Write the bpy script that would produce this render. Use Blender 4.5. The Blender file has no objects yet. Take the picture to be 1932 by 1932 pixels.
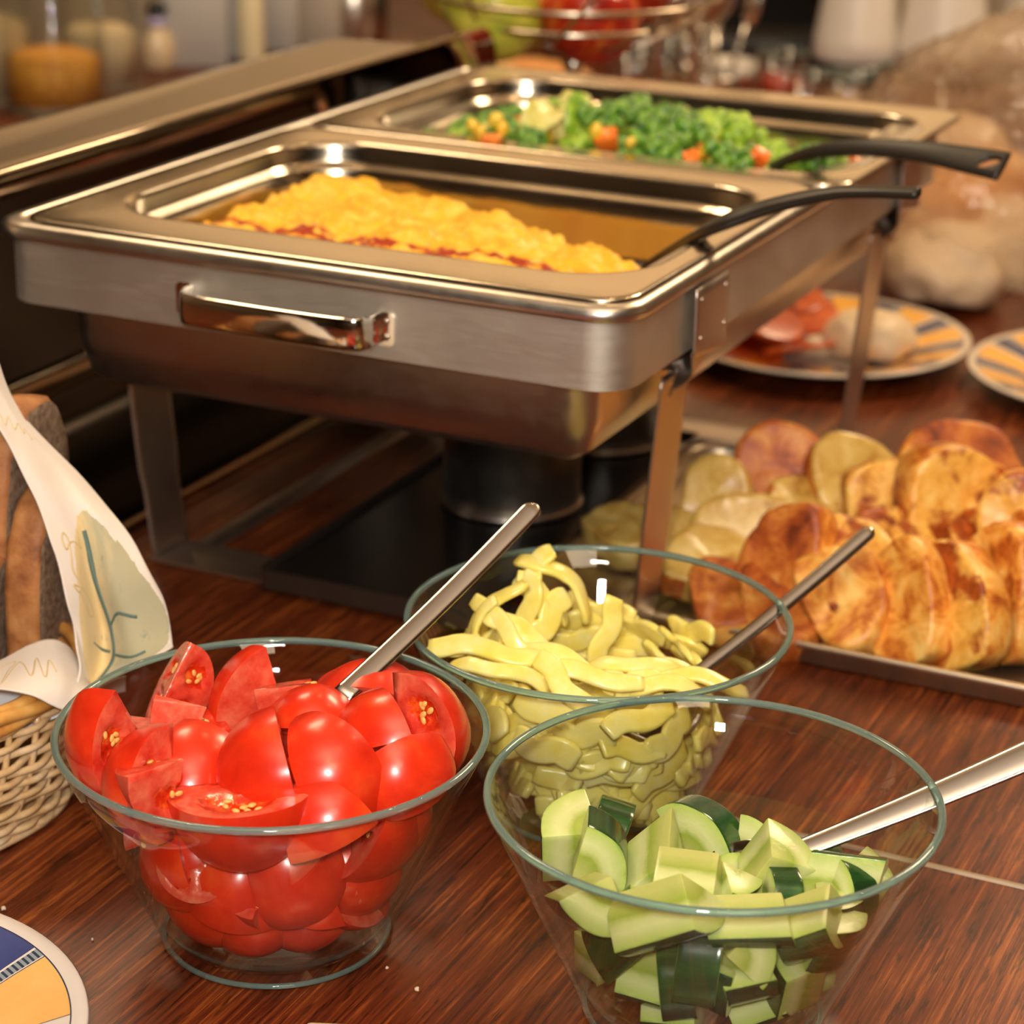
import bpy, bmesh, math, random
from math import sin, cos, pi, radians
from mathutils import Vector, Matrix, noise
random.seed(7)
sc = bpy.context.scene
COL = sc.collection

# ------------------------------------------------------------------ camera
F_PX, PITCH, ROLL, CAM_H = 4285.09, 0.3609, 0.0183, 0.5143
cam_d = bpy.data.cameras.new('camera'); cam = bpy.data.objects.new('camera', cam_d); COL.objects.link(cam)
cam_d.sensor_width = 36; cam_d.lens = F_PX/1932*36; cam_d.clip_start = .05; cam_d.clip_end = 30
cam.location = (0, 0, CAM_H)
cam.rotation_mode = 'QUATERNION'
cam.rotation_quaternion = (Matrix.Rotation(pi/2-PITCH, 3, 'X') @ Matrix.Rotation(ROLL, 3, 'Z')).to_quaternion()
cam_d.dof.use_dof = True; cam_d.dof.focus_distance = .93; cam_d.dof.aperture_fstop = 9.5
sc.camera = cam

# ------------------------------------------------------------------ exposure, world
sc.view_settings.view_transform = 'Standard'; sc.view_settings.look = 'None'
sc.view_settings.gamma = 1; sc.view_settings.use_curve_mapping = False
sc.view_settings.exposure = 0.0
w = bpy.data.worlds.new('world'); sc.world = w; w.use_nodes = True
w.node_tree.nodes['Background'].inputs[0].default_value = (.9, .75, .58, 1)
w.node_tree.nodes['Background'].inputs[1].default_value = .05
sc.cycles.use_denoising = True
sc.cycles.max_bounces = 14; sc.cycles.transparent_max_bounces = 24
sc.cycles.transmission_bounces = 10; sc.cycles.caustics_reflective = False; sc.cycles.caustics_refractive = False
sc.cycles.sample_clamp_indirect = 4

def area_light(name, loc, aim, sx, sy, power, col):
    d = bpy.data.lights.new(name, 'AREA'); d.shape = 'RECTANGLE'; d.size = sx; d.size_y = sy
    d.energy = power; d.color = col
    o = bpy.data.objects.new(name, d); COL.objects.link(o); o.location = loc
    o.rotation_euler = (Vector(aim)-Vector(loc)).to_track_quat('-Z', 'Y').to_euler()
    return o
# the photographer's flash, bounced just above the camera, and the warm ceiling lamps of the room
area_light('flash_head', (-.03, -.03, .585), (.05, 1.05, .1), .09, .06, 8.5, (1, .94, .87))
area_light('bounce_flash', (0, -.35, 1.15), (0, .9, 2.6), .30, .30, 55, (1, .90, .76))
area_light('added_wall_fill', (.1, 3.0, .75), (.1, 3.9, 1.5), 1.6, .12, 19, (1, .78, .50))  # unseen strip light, added to brighten the back wall mirrored in the steel
area_light('ceiling_lamp', (-.7, 2.2, 1.75), (-.7, 2.2, 0), .5, .5, 14, (1, .74, .46))
area_light('ceiling_lamp', (1.3, 2.6, 1.75), (1.3, 2.3, 0), .7, .7, 38, (1, .74, .46))
area_light('ceiling_lamp', (.4, -1.0, 1.75), (.4, -1.0, 0), .7, .7, 14, (1, .78, .54))

for x, y, z, pw in ((-.55, 1.7, 1.62, 3.0), (.25, 2.0, 1.66, 3.0), (.95, 1.5, 1.62, 3.0), (.5, .5, 1.66, 1.6)):   # small halogen lamps
    d = bpy.data.lights.new('halogen_lamp', 'POINT'); d.energy = pw; d.color = (1, .70, .36); d.shadow_soft_size = .022
    o = bpy.data.objects.new('halogen_lamp', d); COL.objects.link(o); o.location = (x, y, z)

# ------------------------------------------------------------------ helpers
def ray(px, py):
    """direction of the line of sight through a point of the photograph"""
    a = px-966; b = py-966; c = cos(ROLL); s = sin(ROLL)
    x = (c*a+s*b)/F_PX; yu = -(-s*a+c*b)/F_PX
    return Vector((x, cos(PITCH)+yu*sin(PITCH), -sin(PITCH)+yu*cos(PITCH)))
EYE = Vector((0, 0, CAM_H))
def atz(px, py, z): d = ray(px, py); return EYE+d*((z-CAM_H)/d.z)
def aty(px, py, y): d = ray(px, py); return EYE+d*(y/d.y)

def link(o, parent=None):
    COL.objects.link(o)
    if parent is not None: o.parent = parent
    return o
def empty(name, loc=(0, 0, 0), rz=0):
    o = bpy.data.objects.new(name, None); o.empty_display_size = .01
    COL.objects.link(o); o.location = loc; o.rotation_euler = (0, 0, rz); return o
def tag(o, label=None, cat=None, group=None, kind=None):
    if label: o['label'] = label
    if cat: o['category'] = cat
    if group: o['group'] = group
    if kind: o['kind'] = kind
    return o
def mesh(name, verts, faces, mats, parent=None, smooth=True, idx=None):
    m = bpy.data.meshes.new(name); m.from_pydata([tuple(v) for v in verts], [], faces)
    if not isinstance(mats, (list, tuple)): mats = [mats]
    for k in mats: m.materials.append(k)
    if idx: m.polygons.foreach_set('material_index', idx)
    m.polygons.foreach_set('use_smooth', [bool(smooth)]*len(m.polygons))
    m.update()
    return link(bpy.data.objects.new(name, m), parent)
def from_bm(name, bm, mats, parent=None, smooth=True, angle=None):
    bmesh.ops.recalc_face_normals(bm, faces=bm.faces)
    m = bpy.data.meshes.new(name)
    if angle is not None:
        for e in bm.edges:
            if len(e.link_faces) == 2 and e.calc_face_angle(0) > radians(angle): e.smooth = False
    bm.to_mesh(m); bm.free()
    if not isinstance(mats, (list, tuple)): mats = [mats]
    for k in mats: m.materials.append(k)
    m.polygons.foreach_set('use_smooth', [bool(smooth)]*len(m.polygons))
    return link(bpy.data.objects.new(name, m), parent)
def copy_tree(o, parent=None):
    c = o.copy(); COL.objects.link(c)
    if parent is not None: c.parent = parent
    for ch in list(o.children): copy_tree(ch, c)
    return c
def rot_to(zdir, xdir=None):
    """rotation whose z axis is zdir and whose x axis lies near xdir"""
    z = Vector(zdir).normalized(); x = Vector(xdir) if xdir is not None else Vector((1, 0.13, .07))
    x = (x-z*x.dot(z)); x = x.normalized() if x.length > 1e-4 else z.orthogonal().normalized()
    y = z.cross(x)
    return Matrix((x, y, z)).transposed()
def place(o, loc, R=None, s=1):
    M = (R if R is not None else Matrix.Identity(3)).to_4x4()
    o.matrix_world = Matrix.Translation(loc) @ M @ Matrix.Scale(s, 4)
    return o

def lathe(name, prof, mat, parent=None, segs=64, close=False, sx=1, sy=1, smooth=True, wob=None):
    """turn a list of (r, z); r = 0 ends become poles"""
    V = []; Fc = []; n = len(prof); rows = []
    for k, (r, z) in enumerate(prof):
        if r < 1e-7: rows.append([len(V)]); V.append((0, 0, z))
        else:
            rows.append(list(range(len(V), len(V)+segs)))
            for j in range(segs):
                a = 2*pi*j/segs; q = r*(1+(wob(a, z) if wob else 0)); V.append((q*cos(a)*sx, q*sin(a)*sy, z))
    rng = list(range(n-1))+([n-1] if close else [])
    for k in rng:
        A = rows[k]; B = rows[(k+1) % n]
        for j in range(segs):
            j2 = (j+1) % segs
            if len(A) == 1 and len(B) == 1: continue
            if len(A) == 1: Fc.append((A[0], B[j2], B[j]))
            elif len(B) == 1: Fc.append((A[j], A[j2], B[0]))
            else: Fc.append((A[j], A[j2], B[j2], B[j]))
    return mesh(name, V, Fc, mat, parent, smooth)
def rrect(x0, x1, y0, y1, r, n=6):
    P = []
    for cx, cy, a0 in ((x1-r, y1-r, 0), (x0+r, y1-r, 90), (x0+r, y0+r, 180), (x1-r, y0+r, 270)):
        for k in range(n+1):
            a = radians(a0+90*k/n); P.append((cx+r*cos(a), cy+r*sin(a)))
    return P
def loft(name, rings, mat, parent=None, cap0=False, cap1=False, loop=False, smooth=True, angle=None):
    """rings: lists of equally many 3-D points, skinned one to the next"""
    V = []; Fc = []; n = len(rings[0])
    for R in rings: V += R
    m = len(rings)
    for k in range(m if loop else m-1):
        a = k*n; b = ((k+1) % m)*n
        for j in range(n): Fc.append((a+j, a+(j+1) % n, b+(j+1) % n, b+j))
    if cap0: Fc.append(tuple(range(n))[::-1])
    if cap1: Fc.append(tuple(range((m-1)*n, m*n)))
    bm = bmesh.new(); vs = [bm.verts.new(v) for v in V]
    for f in Fc:
        try: bm.faces.new([vs[i] for i in f])
        except ValueError: pass
    return from_bm(name, bm, mat, parent, smooth, angle)
def rr3(x0, x1, y0, y1, r, z, n=6): return [(x, y, z) for x, y in rrect(x0, x1, y0, y1, r, n)]
def tube(name, pts, rad, mat, parent=None, segs=8, closed=False, caps=True, flat=1.0, up=None):
    pts = [Vector(p) for p in pts]; n = len(pts); rings = []; prev = None
    for i, p in enumerate(pts):
        if closed: t = pts[(i+1) % n]-pts[i-1]
        else: t = pts[min(i+1, n-1)]-pts[max(i-1, 0)]
        t.normalize()
        ref = Vector(up) if up is not None else (prev if prev is not None else Vector((0, 0, 1)))
        a = ref-t*ref.dot(t)
        if a.length < 1e-4: a = t.orthogonal()
        a.normalize(); b = t.cross(a); 
        if up is None: prev = a
        r = rad[i] if isinstance(rad, (list, tuple)) else rad
        rings.append([tuple(p+a*(r*flat*cos(2*pi*k/segs))+b*(r*sin(2*pi*k/segs))) for k in range(segs)])
    return loft(name, rings, mat, parent, caps and not closed, caps and not closed, closed)
def sweep(name, pts, wid, thk, up, mat, parent=None, k=12, power=2.6, taper_ends=True):
    """a bar of superelliptic section wid x thk along pts; the thickness points towards up"""
    pts = [Vector(p) for p in pts]; n = len(pts); rings = []
    for i, p in enumerate(pts):
        t = (pts[min(i+1, n-1)]-pts[max(i-1, 0)]).normalized(); u = Vector(up[i] if isinstance(up, list) else up)
        u = (u-t*u.dot(t)).normalized(); s = t.cross(u)
        W = wid[i] if isinstance(wid, (list, tuple)) else wid; T = thk[i] if isinstance(thk, (list, tuple)) else thk
        R = []
        for j in range(k):
            a = 2*pi*j/k; c = cos(a); d = sin(a)
            R.append(tuple(p+s*(W/2*math.copysign(abs(c)**(2/power), c))+u*(T/2*math.copysign(abs(d)**(2/power), d))))
        rings.append(R)
    return loft(name, rings, mat, parent, True, True)
def spline(ctrl, m=8):
    """Catmull-Rom through tuples of any size"""
    C = [tuple(ctrl[0])]+[tuple(c) for c in ctrl]+[tuple(ctrl[-1])]; out = []
    for i in range(1, len(C)-2):
        for j in range(m):
            t = j/m
            out.append(tuple(.5*((2*b)+(-a+c)*t+(2*a-5*b+4*c-d)*t*t+(-a+3*b-3*c+d)*t**3) for a, b, c, d in zip(C[i-1], C[i], C[i+1], C[i+2])))
    out.append(tuple(ctrl[-1])); return out
def box_bm(bm, x0, x1, y0, y1, z0, z1, bev=0):
    r = bmesh.ops.create_cube(bm, size=1, matrix=Matrix.Translation(((x0+x1)/2, (y0+y1)/2, (z0+z1)/2)) @ Matrix.Diagonal((x1-x0, y1-y0, z1-z0, 1)))
    if bev:
        vs = set(r['verts']); es = [e for e in bm.edges if e.verts[0] in vs and e.verts[1] in vs]
        bmesh.ops.bevel(bm, geom=es, offset=bev, segments=2, affect='EDGES', profile=.5)
def box(name, x0, x1, y0, y1, z0, z1, mat, parent=None, bev=0):
    bm = bmesh.new(); box_bm(bm, x0, x1, y0, y1, z0, z1, bev)
    return from_bm(name, bm, mat, parent, True, 35)

# ------------------------------------------------------------------ materials
class N:
    def __init__(s, name):
        s.m = bpy.data.materials.new(name); s.m.use_nodes = True; s.t = s.m.node_tree
        s.b = s.t.nodes['Principled BSDF']; s.o = s.t.nodes['Material Output']
    def n(s, typ, **kw):
        x = s.t.nodes.new(typ)
        for k, v in kw.items():
            if hasattr(x, k): setattr(x, k, v)
            else: x.inputs[k.replace('_', ' ')].default_value = v
        return x
    def l(s, a, b): s.t.links.new(a, b)
    def coord(s, scale=(1, 1, 1), out='Object', rnd=False):
        c = s.n('ShaderNodeTexCoord'); mp = s.n('ShaderNodeMapping'); mp.inputs['Scale'].default_value = scale
        s.l(c.outputs[out], mp.inputs[0])
        if rnd:
            oi = s.n('ShaderNodeObjectInfo'); mu = s.n('ShaderNodeVectorMath', operation='SCALE'); mu.inputs[0].default_value = (7, 3, 5)
            s.l(oi.outputs['Random'], mu.inputs['Scale']); s.l(mu.outputs[0], mp.inputs['Location'])
        return mp.outputs[0]
    def noise(s, vec, scale, detail=4, rough=.6, dist=0):
        x = s.n('ShaderNodeTexNoise'); x.inputs['Scale'].default_value = scale; x.inputs['Detail'].default_value = detail
        x.inputs['Roughness'].default_value = rough; x.inputs['Distortion'].default_value = dist; s.l(vec, x.inputs['Vector']); return x.outputs['Fac']
    def ramp(s, fac, stops):
        r = s.n('ShaderNodeValToRGB'); e = r.color_ramp.elements
        while len(e) < len(stops): e.new(.5)
        for k, (p, c) in enumerate(stops): e[k].position = p; e[k].color = (*c, 1) if len(c) == 3 else c
        s.l(fac, r.inputs[0]); return r.outputs[0]
    def mix(s, fac, a, b):
        x = s.n('ShaderNodeMix', data_type='RGBA')
        for k, v in ((0, fac), (6, a), (7, b)):
            if hasattr(v, 'links'): s.l(v, x.inputs[k])
            else: x.inputs[k].default_value = (*v, 1) if k and len(v) == 3 else v
        return x.outputs[2]
    def math(s, op, a, b=0.0, c=None):
        x = s.n('ShaderNodeMath', operation=op)
        for k, v in enumerate((a, b, c)):
            if v is None: continue
            if hasattr(v, 'links'): s.l(v, x.inputs[k])
            else: x.inputs[k].default_value = v
        return x.outputs[0]
    def fres(s, f0=.04):
        lw = s.n('ShaderNodeLayerWeight'); lw.inputs['Blend'].default_value = .5
        return s.math('ADD', s.math('MULTIPLY', s.math('POWER', lw.outputs['Facing'], 4.0), .75), f0)
    def bump(s, h, strength=.3, dist=.001):
        x = s.n('ShaderNodeBump'); x.inputs['Strength'].default_value = strength; x.inputs['Distance'].default_value = dist
        s.l(h, x.inputs['Height']); s.l(x.outputs[0], s.b.inputs['Normal'])
    def set(s, **kw):
        for k, v in kw.items():
            i = s.b.inputs[{'color': 'Base Color', 'rough': 'Roughness', 'metal': 'Metallic', 'sss': 'Subsurface Weight', 'coat': 'Coat Weight', 'spec': 'Specular IOR Level',
                            'cr': 'Coat Roughness', 'aniso': 'Anisotropic', 'trans': 'Transmission Weight', 'ior': 'IOR', 'sheen': 'Sheen Weight', 'alpha': 'Alpha'}[k]]
            if hasattr(v, 'links'): s.l(v, i)
            else: i.default_value = (*v, 1) if isinstance(v, tuple) and len(v) == 3 else v
        return s
def plain(name, color, rough=.5, **kw): return N(name).set(color=color, rough=rough, **kw).m
def sss(n, radius, scale, weight=.4):
    n.b.inputs['Subsurface Weight'].default_value = weight; n.b.inputs['Subsurface Radius'].default_value = radius; n.b.inputs['Subsurface Scale'].default_value = scale

def make_wood():
    n = N('dark_mahogany'); c = n.coord((1, .035, 1)); c2 = n.coord((1, .22, 1)); c3 = n.coord((1, 1, 1))
    a = n.noise(c, 420, 6, .7); b = n.noise(c2, 26, 4, .6, .6); f = n.noise(n.coord((1, .012, 1)), 700, 3, .6); d = n.noise(n.coord((1, .1, 1)), 340, 3, .75)
    s1 = n.math('ADD', n.math('MULTIPLY', a, .45), n.math('MULTIPLY', f, .3)); s1 = n.math('ADD', s1, n.math('MULTIPLY', b, .30))
    col = n.ramp(s1, [(.37, (.016, .0038, .0018)), (.46, (.068, .0118, .0036)), (.55, (.140, .0275, .0068)), (.66, (.36, .100, .019))])
    pore = n.ramp(d, [(.36, (.22, .22, .22)), (.46, (1, 1, 1))])
    m = n.n('ShaderNodeMix', data_type='RGBA', blend_type='MULTIPLY'); m.inputs[0].default_value = .8; n.l(col, m.inputs[6]); n.l(pore, m.inputs[7])
    r = n.ramp(n.noise(c3, 9, 3), [(.3, (.27,)*3), (.7, (.40,)*3)])
    n.set(color=m.outputs[2], rough=r, spec=.42); n.bump(s1, .12, .0006); return n.m
def make_steel(name, color=(.62, .56, .49), r0=.2, r1=.34, stretch=(1, 1, 1), aniso=0.0, scratch=400):
    n = N(name); a = n.noise(n.coord(stretch), scratch, 4, .6); b = n.noise(n.coord(), 14, 4, .6)
    s = n.math('ADD', n.math('MULTIPLY', a, .6), n.math('MULTIPLY', b, .4))
    n.set(color=n.ramp(b, [(.3, tuple(c*.84 for c in color)), (.7, color)]), rough=n.ramp(s, [(.3, (r0,)*3), (.7, (r1,)*3)]), metal=1.0, aniso=aniso)
    if scratch < 800: n.bump(a, .05, .0002)
    return n.m
def make_glass():
    """thin tableware glass: clear, a Fresnel reflection, a faint green tint deepening at grazing angles"""
    n = N('clear_glass'); t = n.t; t.nodes.remove(n.b)
    tr = n.n('ShaderNodeBsdfTransparent'); gl = n.n('ShaderNodeBsdfGlossy'); gl.inputs['Roughness'].default_value = .015
    gl.inputs['Color'].default_value = (1, 1, 1, 1)
    lw = n.n('ShaderNodeLayerWeight'); lw.inputs['Blend'].default_value = .25
    n.l(n.ramp(lw.outputs['Facing'], [(0, (.985, .99, .985)), (.55, (.95, .97, .955)), (1, (.52, .68, .62))]), tr.inputs['Color'])
    mx = n.n('ShaderNodeMixShader'); n.l(n.fres(), mx.inputs[0]); n.l(tr.outputs[0], mx.inputs[1]); n.l(gl.outputs[0], mx.inputs[2])
    n.l(mx.outputs[0], n.o.inputs['Surface']); return n.m
WOOD = make_wood()
STEEL = make_steel('brushed_steel', (.72, .67, .58), .46, .58, (1, 1, 14), 0, 60)
STEEL_SIDE = make_steel('satin_steel', (.68, .62, .54), .26, .38, (1, 1, 1), 0, 120)
POLISH = make_steel('polished_steel', (.80, .74, .66), .05, .12)
PAN = make_steel('food_pan_steel', (.66, .59, .48), .13, .22)
LIDM = make_steel('lid_steel', (.66, .55, .42), .08, .16)
SPOON = make_steel('cutlery_steel', (.60, .57, .55), .12, .19, (1, 1, 1), 0, 900)
GLASS = make_glass()
RIMG = N('green_glass_edge').set(color=(.42, .66, .60), rough=.04, trans=.75, ior=1.5, spec=.6).m
BLACKP = plain('black_plastic', (.014, .010, .007), .42)
BLACK = plain('black_enamel', (.008, .007, .007), .22)

# ------------------------------------------------------------------ room
WALLP = N('wall_paint'); WALLP.set(color=WALLP.ramp(WALLP.noise(WALLP.coord(), 3), [(.3, (.52, .40, .27)), (.7, (.58, .45, .31))]), rough=.8); WALLP = WALLP.m
CEILP = plain('ceiling_paint', (.72, .62, .50), .85)
FLOORP = plain('floor_tiles', (.16, .10, .06), .5)
def struct(name, *a, mat=None):
    o = box(name, *a, mat); o['kind'] = 'structure'; return o
struct('floor', -3.5, 3.5, -3.2, 4.2, -.86, -.80, mat=FLOORP)
struct('ceiling', -3.5, 3.5, -3.2, 4.2, 1.80, 1.88, mat=CEILP)
struct('wall_back', -3.5, 3.5, 3.9, 4.0, -.80, 1.80, mat=WALLP)
struct('wall_front', -3.5, 3.5, -3.1, -3.0, -.80, 1.80, mat=plain('dim_wall_paint', (.34, .25, .18), .8))
struct('wall_left', -3.4, -3.3, -3.0, 3.9, -.80, 1.80, mat=WALLP)
struct('wall_right', 3.3, 3.4, -3.0, 3.9, -.80, 1.80, mat=WALLP)

# ------------------------------------------------------------------ the table, aligned with the chafing dish
TH = -.4378; CX, CY = .0535, 1.0321
AX = Vector((cos(TH), sin(TH), 0)); AY = Vector((-sin(TH), cos(TH), 0))
def G(x, y, z): return Vector((CX, CY, 0))+AX*x+AY*y+Vector((0, 0, z))
table = empty('buffet_table', (CX, CY, 0), TH)
tag(table, 'long reddish brown wooden table carrying the whole buffet', 'table')
box('table_top', -1.45, 1.6, -1.05, 2.35, -.04, -.0006, WOOD, table, .003)
for x, y in ((-1.35, -.95), (1.5, -.95), (-1.35, 2.25), (1.5, 2.25)):
    box('leg', x-.04, x+.04, y-.04, y+.04, -.80, -.04, WOOD, table, .004)
for x0, x1, y0, y1 in ((-1.31, 1.46, -.96, -.94), (-1.31, 1.46, 2.24, 2.26)):
    box('apron', x0, x1, y0, y1, -.14, -.04, WOOD, table, .002)
CREAM = plain('cream_inlay', (.62, .50, .38), .35)
tag(box('inlay_strip', .062, 1.58, -.0475, -.0440, -.004, .0002, CREAM, table), 'thin pale inlaid line')

# ------------------------------------------------------------------ chafing dish
W, L, H = .3760, .5778, .2273
ch = empty('chafing_dish', (CX, CY, 0), TH)
tag(ch, 'large brushed steel chafing dish on flat strip legs in the middle of the table', 'chafing dish')
def ringset(x0, x1, y0, y1, r, prof, n=8):
    return [rr3(x0+o, x1-o, y0+o, y1-o, max(r-o, .004), z, n) for o, z in prof]
ap = loft('apron', ringset(-W+.006, -.0045, .0045, L-.006, .022, [(0, .1825), (0, .2185), (.0018, .2185), (.0018, .1835), (.0012, .1822), (0, .1825)]), STEEL, ch, angle=40)
# water pan: flange with a rounded lip lying on the apron, deep tub with rounded corners
wp = loft('water_pan', ringset(-W, 0, 0, L, .024, [(.0045, .2175), (.0008, .2180), (0, .2200), (.0003, .2228), (.002, .2249), (.0048, .2262), (.010, .2264),
      (.012, .2240), (.0285, .2235), (.031, .221), (.033, .19), (.035, .155), (.040, .141), (.050, .1335), (.066, .1315)]), STEEL_SIDE, ch, cap1=True, angle=50)
wo = loft('water_pan_underside', ringset(-W, 0, 0, L, .046, [(.0265, .2215), (.0285, .19), (.0305, .155), (.036, .138), (.048, .1295), (.066, .128)]), STEEL_SIDE, ch, cap1=True)
# strap handles, one on each short end
def handle(yf, s):
    pts = spline([(-.246, yf, .1985), (-.246, yf-.010*s, .1985), (-.236, yf-.0185*s, .1985), (-.190, yf-.0205*s, .1985), (-.146, yf-.0185*s, .1985), (-.137, yf-.010*s, .1985), (-.137, yf, .1985)], 7)
    up = []
    for i in range(len(pts)):
        t = Vector(pts[min(i+1, len(pts)-1)])-Vector(pts[max(i-1, 0)]); up.append(tuple(t.cross(Vector((0, 0, 1)))))
    hd = sweep('handle', pts, .0165, .0022, up, POLISH, ch, 14, 2.0)
    for x in (-.1325, -.2505):
        hp = loft('handle_plate', [[(x+p, yf-(.0012 if q else 0)*s, .1985+r) for p, r in rrect(-.0052, .0052, -.0088, .0088, .003, 4)] for q in (0, 1)], POLISH, hd, True, True, angle=30)
        for z in (.1945, .2025):
            bm = bmesh.new(); bmesh.ops.create_uvsphere(bm, u_segments=10, v_segments=6, radius=.0019, matrix=Matrix.Translation((x+.0008, yf-.0014*s, z)) @ Matrix.Diagonal((1, .5, 1, 1)))
            from_bm('rivet', bm, POLISH, hd)
handle(.0045, 1); handle(L-.006, -1)
LEGM = make_steel('leg_steel', (.62, .53, .46), .30, .42, (1, 1, 1), 0, 900)
for sx in (0, 1):
    for yc in (.109, L-.101):
        X = lambda x: (-W-x) if sx else x
        pts = spline([(X(.0008), yc, .2165), (X(.0008), yc, .1835), (X(-.0015), yc, .1775), (X(-.016), yc+.004, .1655), (X(-.0195), yc+.005, .158), (X(-.028), yc+.006, .06), (X(-.035), yc+.006, .0035)], 5)
        lg = sweep('leg', pts, [.046]*11+[.042]*5+[.041]*10+[.037]*(len(pts)-26), .0022, (1, 0, .15), LEGM, ch, 12, 6)
        for dz in (.2105, .190):
            for dy in (-.017, .017):
                bm = bmesh.new(); bmesh.ops.create_uvsphere(bm, u_segments=8, v_segments=6, radius=.0011, matrix=Matrix.Translation((X(.0020), yc+dy, dz)))
                from_bm('rivet', bm, LEGM, lg)
for yc in (.115, L-.095):
    box('cross_bar', -W+.030, -.031, yc-.018, yc+.018, .0002, .0032, LEGM, ch, .0008)
for x in (-W+.05, -.075):
    box('side_bar', x-.008, x+.008, .132, L-.114, .0003, .003, LEGM, ch, .0008)

# burner shelf and two burners under the dish
shelf = empty('burner_shelf', G(-.189, .222, 0), TH)
tag(shelf, 'narrow black burner shelf with upturned steel edge lying under the chafing dish', 'tray')
loft('shelf_plate', [rr3(-.069, .069, -.14, .21, .006, z) for z in (.012, .0135)], BLACK, shelf, True, True, angle=40)
loft('shelf_rim', [rr3(-.070+o, .070-o, -.141+o, .211-o, .007, z) for o, z in ((0, .0065), (0, .018), (.0015, .018), (.0015, .0065))], plain('dark_steel_rim', (.10, .075, .06), .3, metal=.8), shelf, loop=True, angle=40)
for x in (-.05, .05):
    for y in (-.12, .19): lathe('shelf_foot', [(0, .0035), (.006, .0035), (.006, .012), (0, .012)], BLACK, shelf, 12).location = (x, y, 0)
def burner(y, label):
    b = empty('fuel_burner', G(-.182, y, .0140), TH); tag(b, label, 'burner', 'burners under the chafing dish')
    lathe('burner_cup', [(0, 0), (.041, 0), (.0435, .002), (.0435, .060), (.0455, .062), (.0455, .064), (.041, .064), (.041, .058), (0, .055)], STEEL_SIDE, b, 48)
    lathe('base_flange', [(.0436, .0005), (.0450, .0005), (.0452, .003), (.0436, .004)], STEEL_SIDE, b, 48)
    lathe('fuel_can', [(0, .055), (.029, .055), (.031, .0565), (.031, .066), (.026, .067), (.025, .0655), (0, .0655)], plain('fuel_can_tin', (.35, .33, .30), .3, metal=1.0), b, 40)
burner(.262, 'steel burner cup on the shelf under the pan of scrambled egg')
burner(.405, 'steel burner cup at the far end of the burner shelf')

# food pans
def food_pan(x0, x1, y0, y1, ox0, ox1, oy0, oy1, label):
    """flange x0..x1,y0..y1, opening ox0.. ; local to the dish"""
    p = empty('food_pan', G((x0+x1)/2, (y0+y1)/2, H), TH); tag(p, label, 'food pan', 'steel food pans in the chafing dish')
    mx, my = (x0+x1)/2, (y0+y1)/2
    def R(o, z, r): return rr3(ox0-mx+o, ox1-mx-o, oy0-my+o, oy1-my-o, r, z, 9)
    def E(o, z, r): return rr3(x0-mx+o, x1-mx-o, y0-my+o, y1-my-o, r, z, 9)
    rings = [E(.0012, -.0022, .02), E(0, -.001, .021), E(.0003, .0004, .021), E(.002, .0012, .02), E(.006, .0006, .02), R(-.0035, .0002, .050), R(-.0012, .0002, .048), R(.0006, -.001, .047), R(.0016, -.0035, .046),
             R(.0022, -.011, .045), R(.003, -.0125, .045), R(.0068, -.0142, .044), R(.0080, -.0160, .043), R(.0095, -.028, .042), R(.0112, -.046, .040), R(.0145, -.0535, .037), R(.022, -.0575, .030), R(.034, -.059, .02)]
    loft('pan_body', rings, PAN, p, cap1=True)
    return p
food_pan(-.3600, -.0045, .0060, .3015, -.337, -.0200, .0480, .2760, 'front steel food pan holding the scrambled egg, nearest the strap handle')
food_pan(-.3580, .0100, .3035, .5740, -.334, -.0020, .3310, .5440, 'rear steel food pan holding mixed broccoli, carrot and sweetcorn')

# scrambled egg
def egg_z(x, y):
    yb = .262 if x < -.29 else (.262-.080*max(0, (x+.25)/.20)**1.25 if x > -.25 else .262)
    d = min((yb-y)/.022, (y-.052)/.02+.8, (x+.333)/.028, (-.044-x)/.016)
    d = max(0, min(1, d)); s = d*d*(3-2*d)
    v = Vector((x, y, 0))
    hgt = .036*s+.0055*s*noise.noise(v*38)+.0060*s*abs(noise.noise(v*85+Vector((3, 1, 0))))+.0030*s*noise.noise(v*170)
    hgt += .006*s*math.exp(-((x+.287)/.02)**2-((y-.232)/.02)**2)
    hgt -= .008*s*max(0, (x+.16)/.12)*max(0, 1)
    return H-.0555+hgt
EGG = N('scrambled_egg'); c = EGG.coord((1, 1, 1)); nz = EGG.noise(c, 55, 5, .65)
base = EGG.ramp(nz, [(.3, (.86, .36, .012)), (.5, (.96, .50, .026)), (.72, (1.0, .66, .12))])
sep = EGG.n('ShaderNodeSeparateXYZ'); EGG.l(EGG.coord(), sep.inputs[0])
band = EGG.math('SUBTRACT', 1.0, EGG.math('MULTIPLY', EGG.math('ABSOLUTE', EGG.math('SUBTRACT', sep.outputs['Y'], -.038)), 32.0))
br = EGG.math('MULTIPLY', EGG.noise(EGG.coord((1, 1.6, 1)), 48, 4, .65), EGG.math('MAXIMUM', band, 0.0))
fac = EGG.ramp(br, [(.36, (0, 0, 0)), (.43, (1, 1, 1))])
EGG.set(color=EGG.mix(fac, base, (.36, .030, .004)), rough=.42, spec=.35); sss(EGG, (1, .5, .15), .004, .25); EGG.bump(EGG.noise(c, 160, 4, .6), .5, .0015)
eg_root = Vector(G(-.19, .16, H))
V = []; Fc = []; nx, ny = 110, 84
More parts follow.
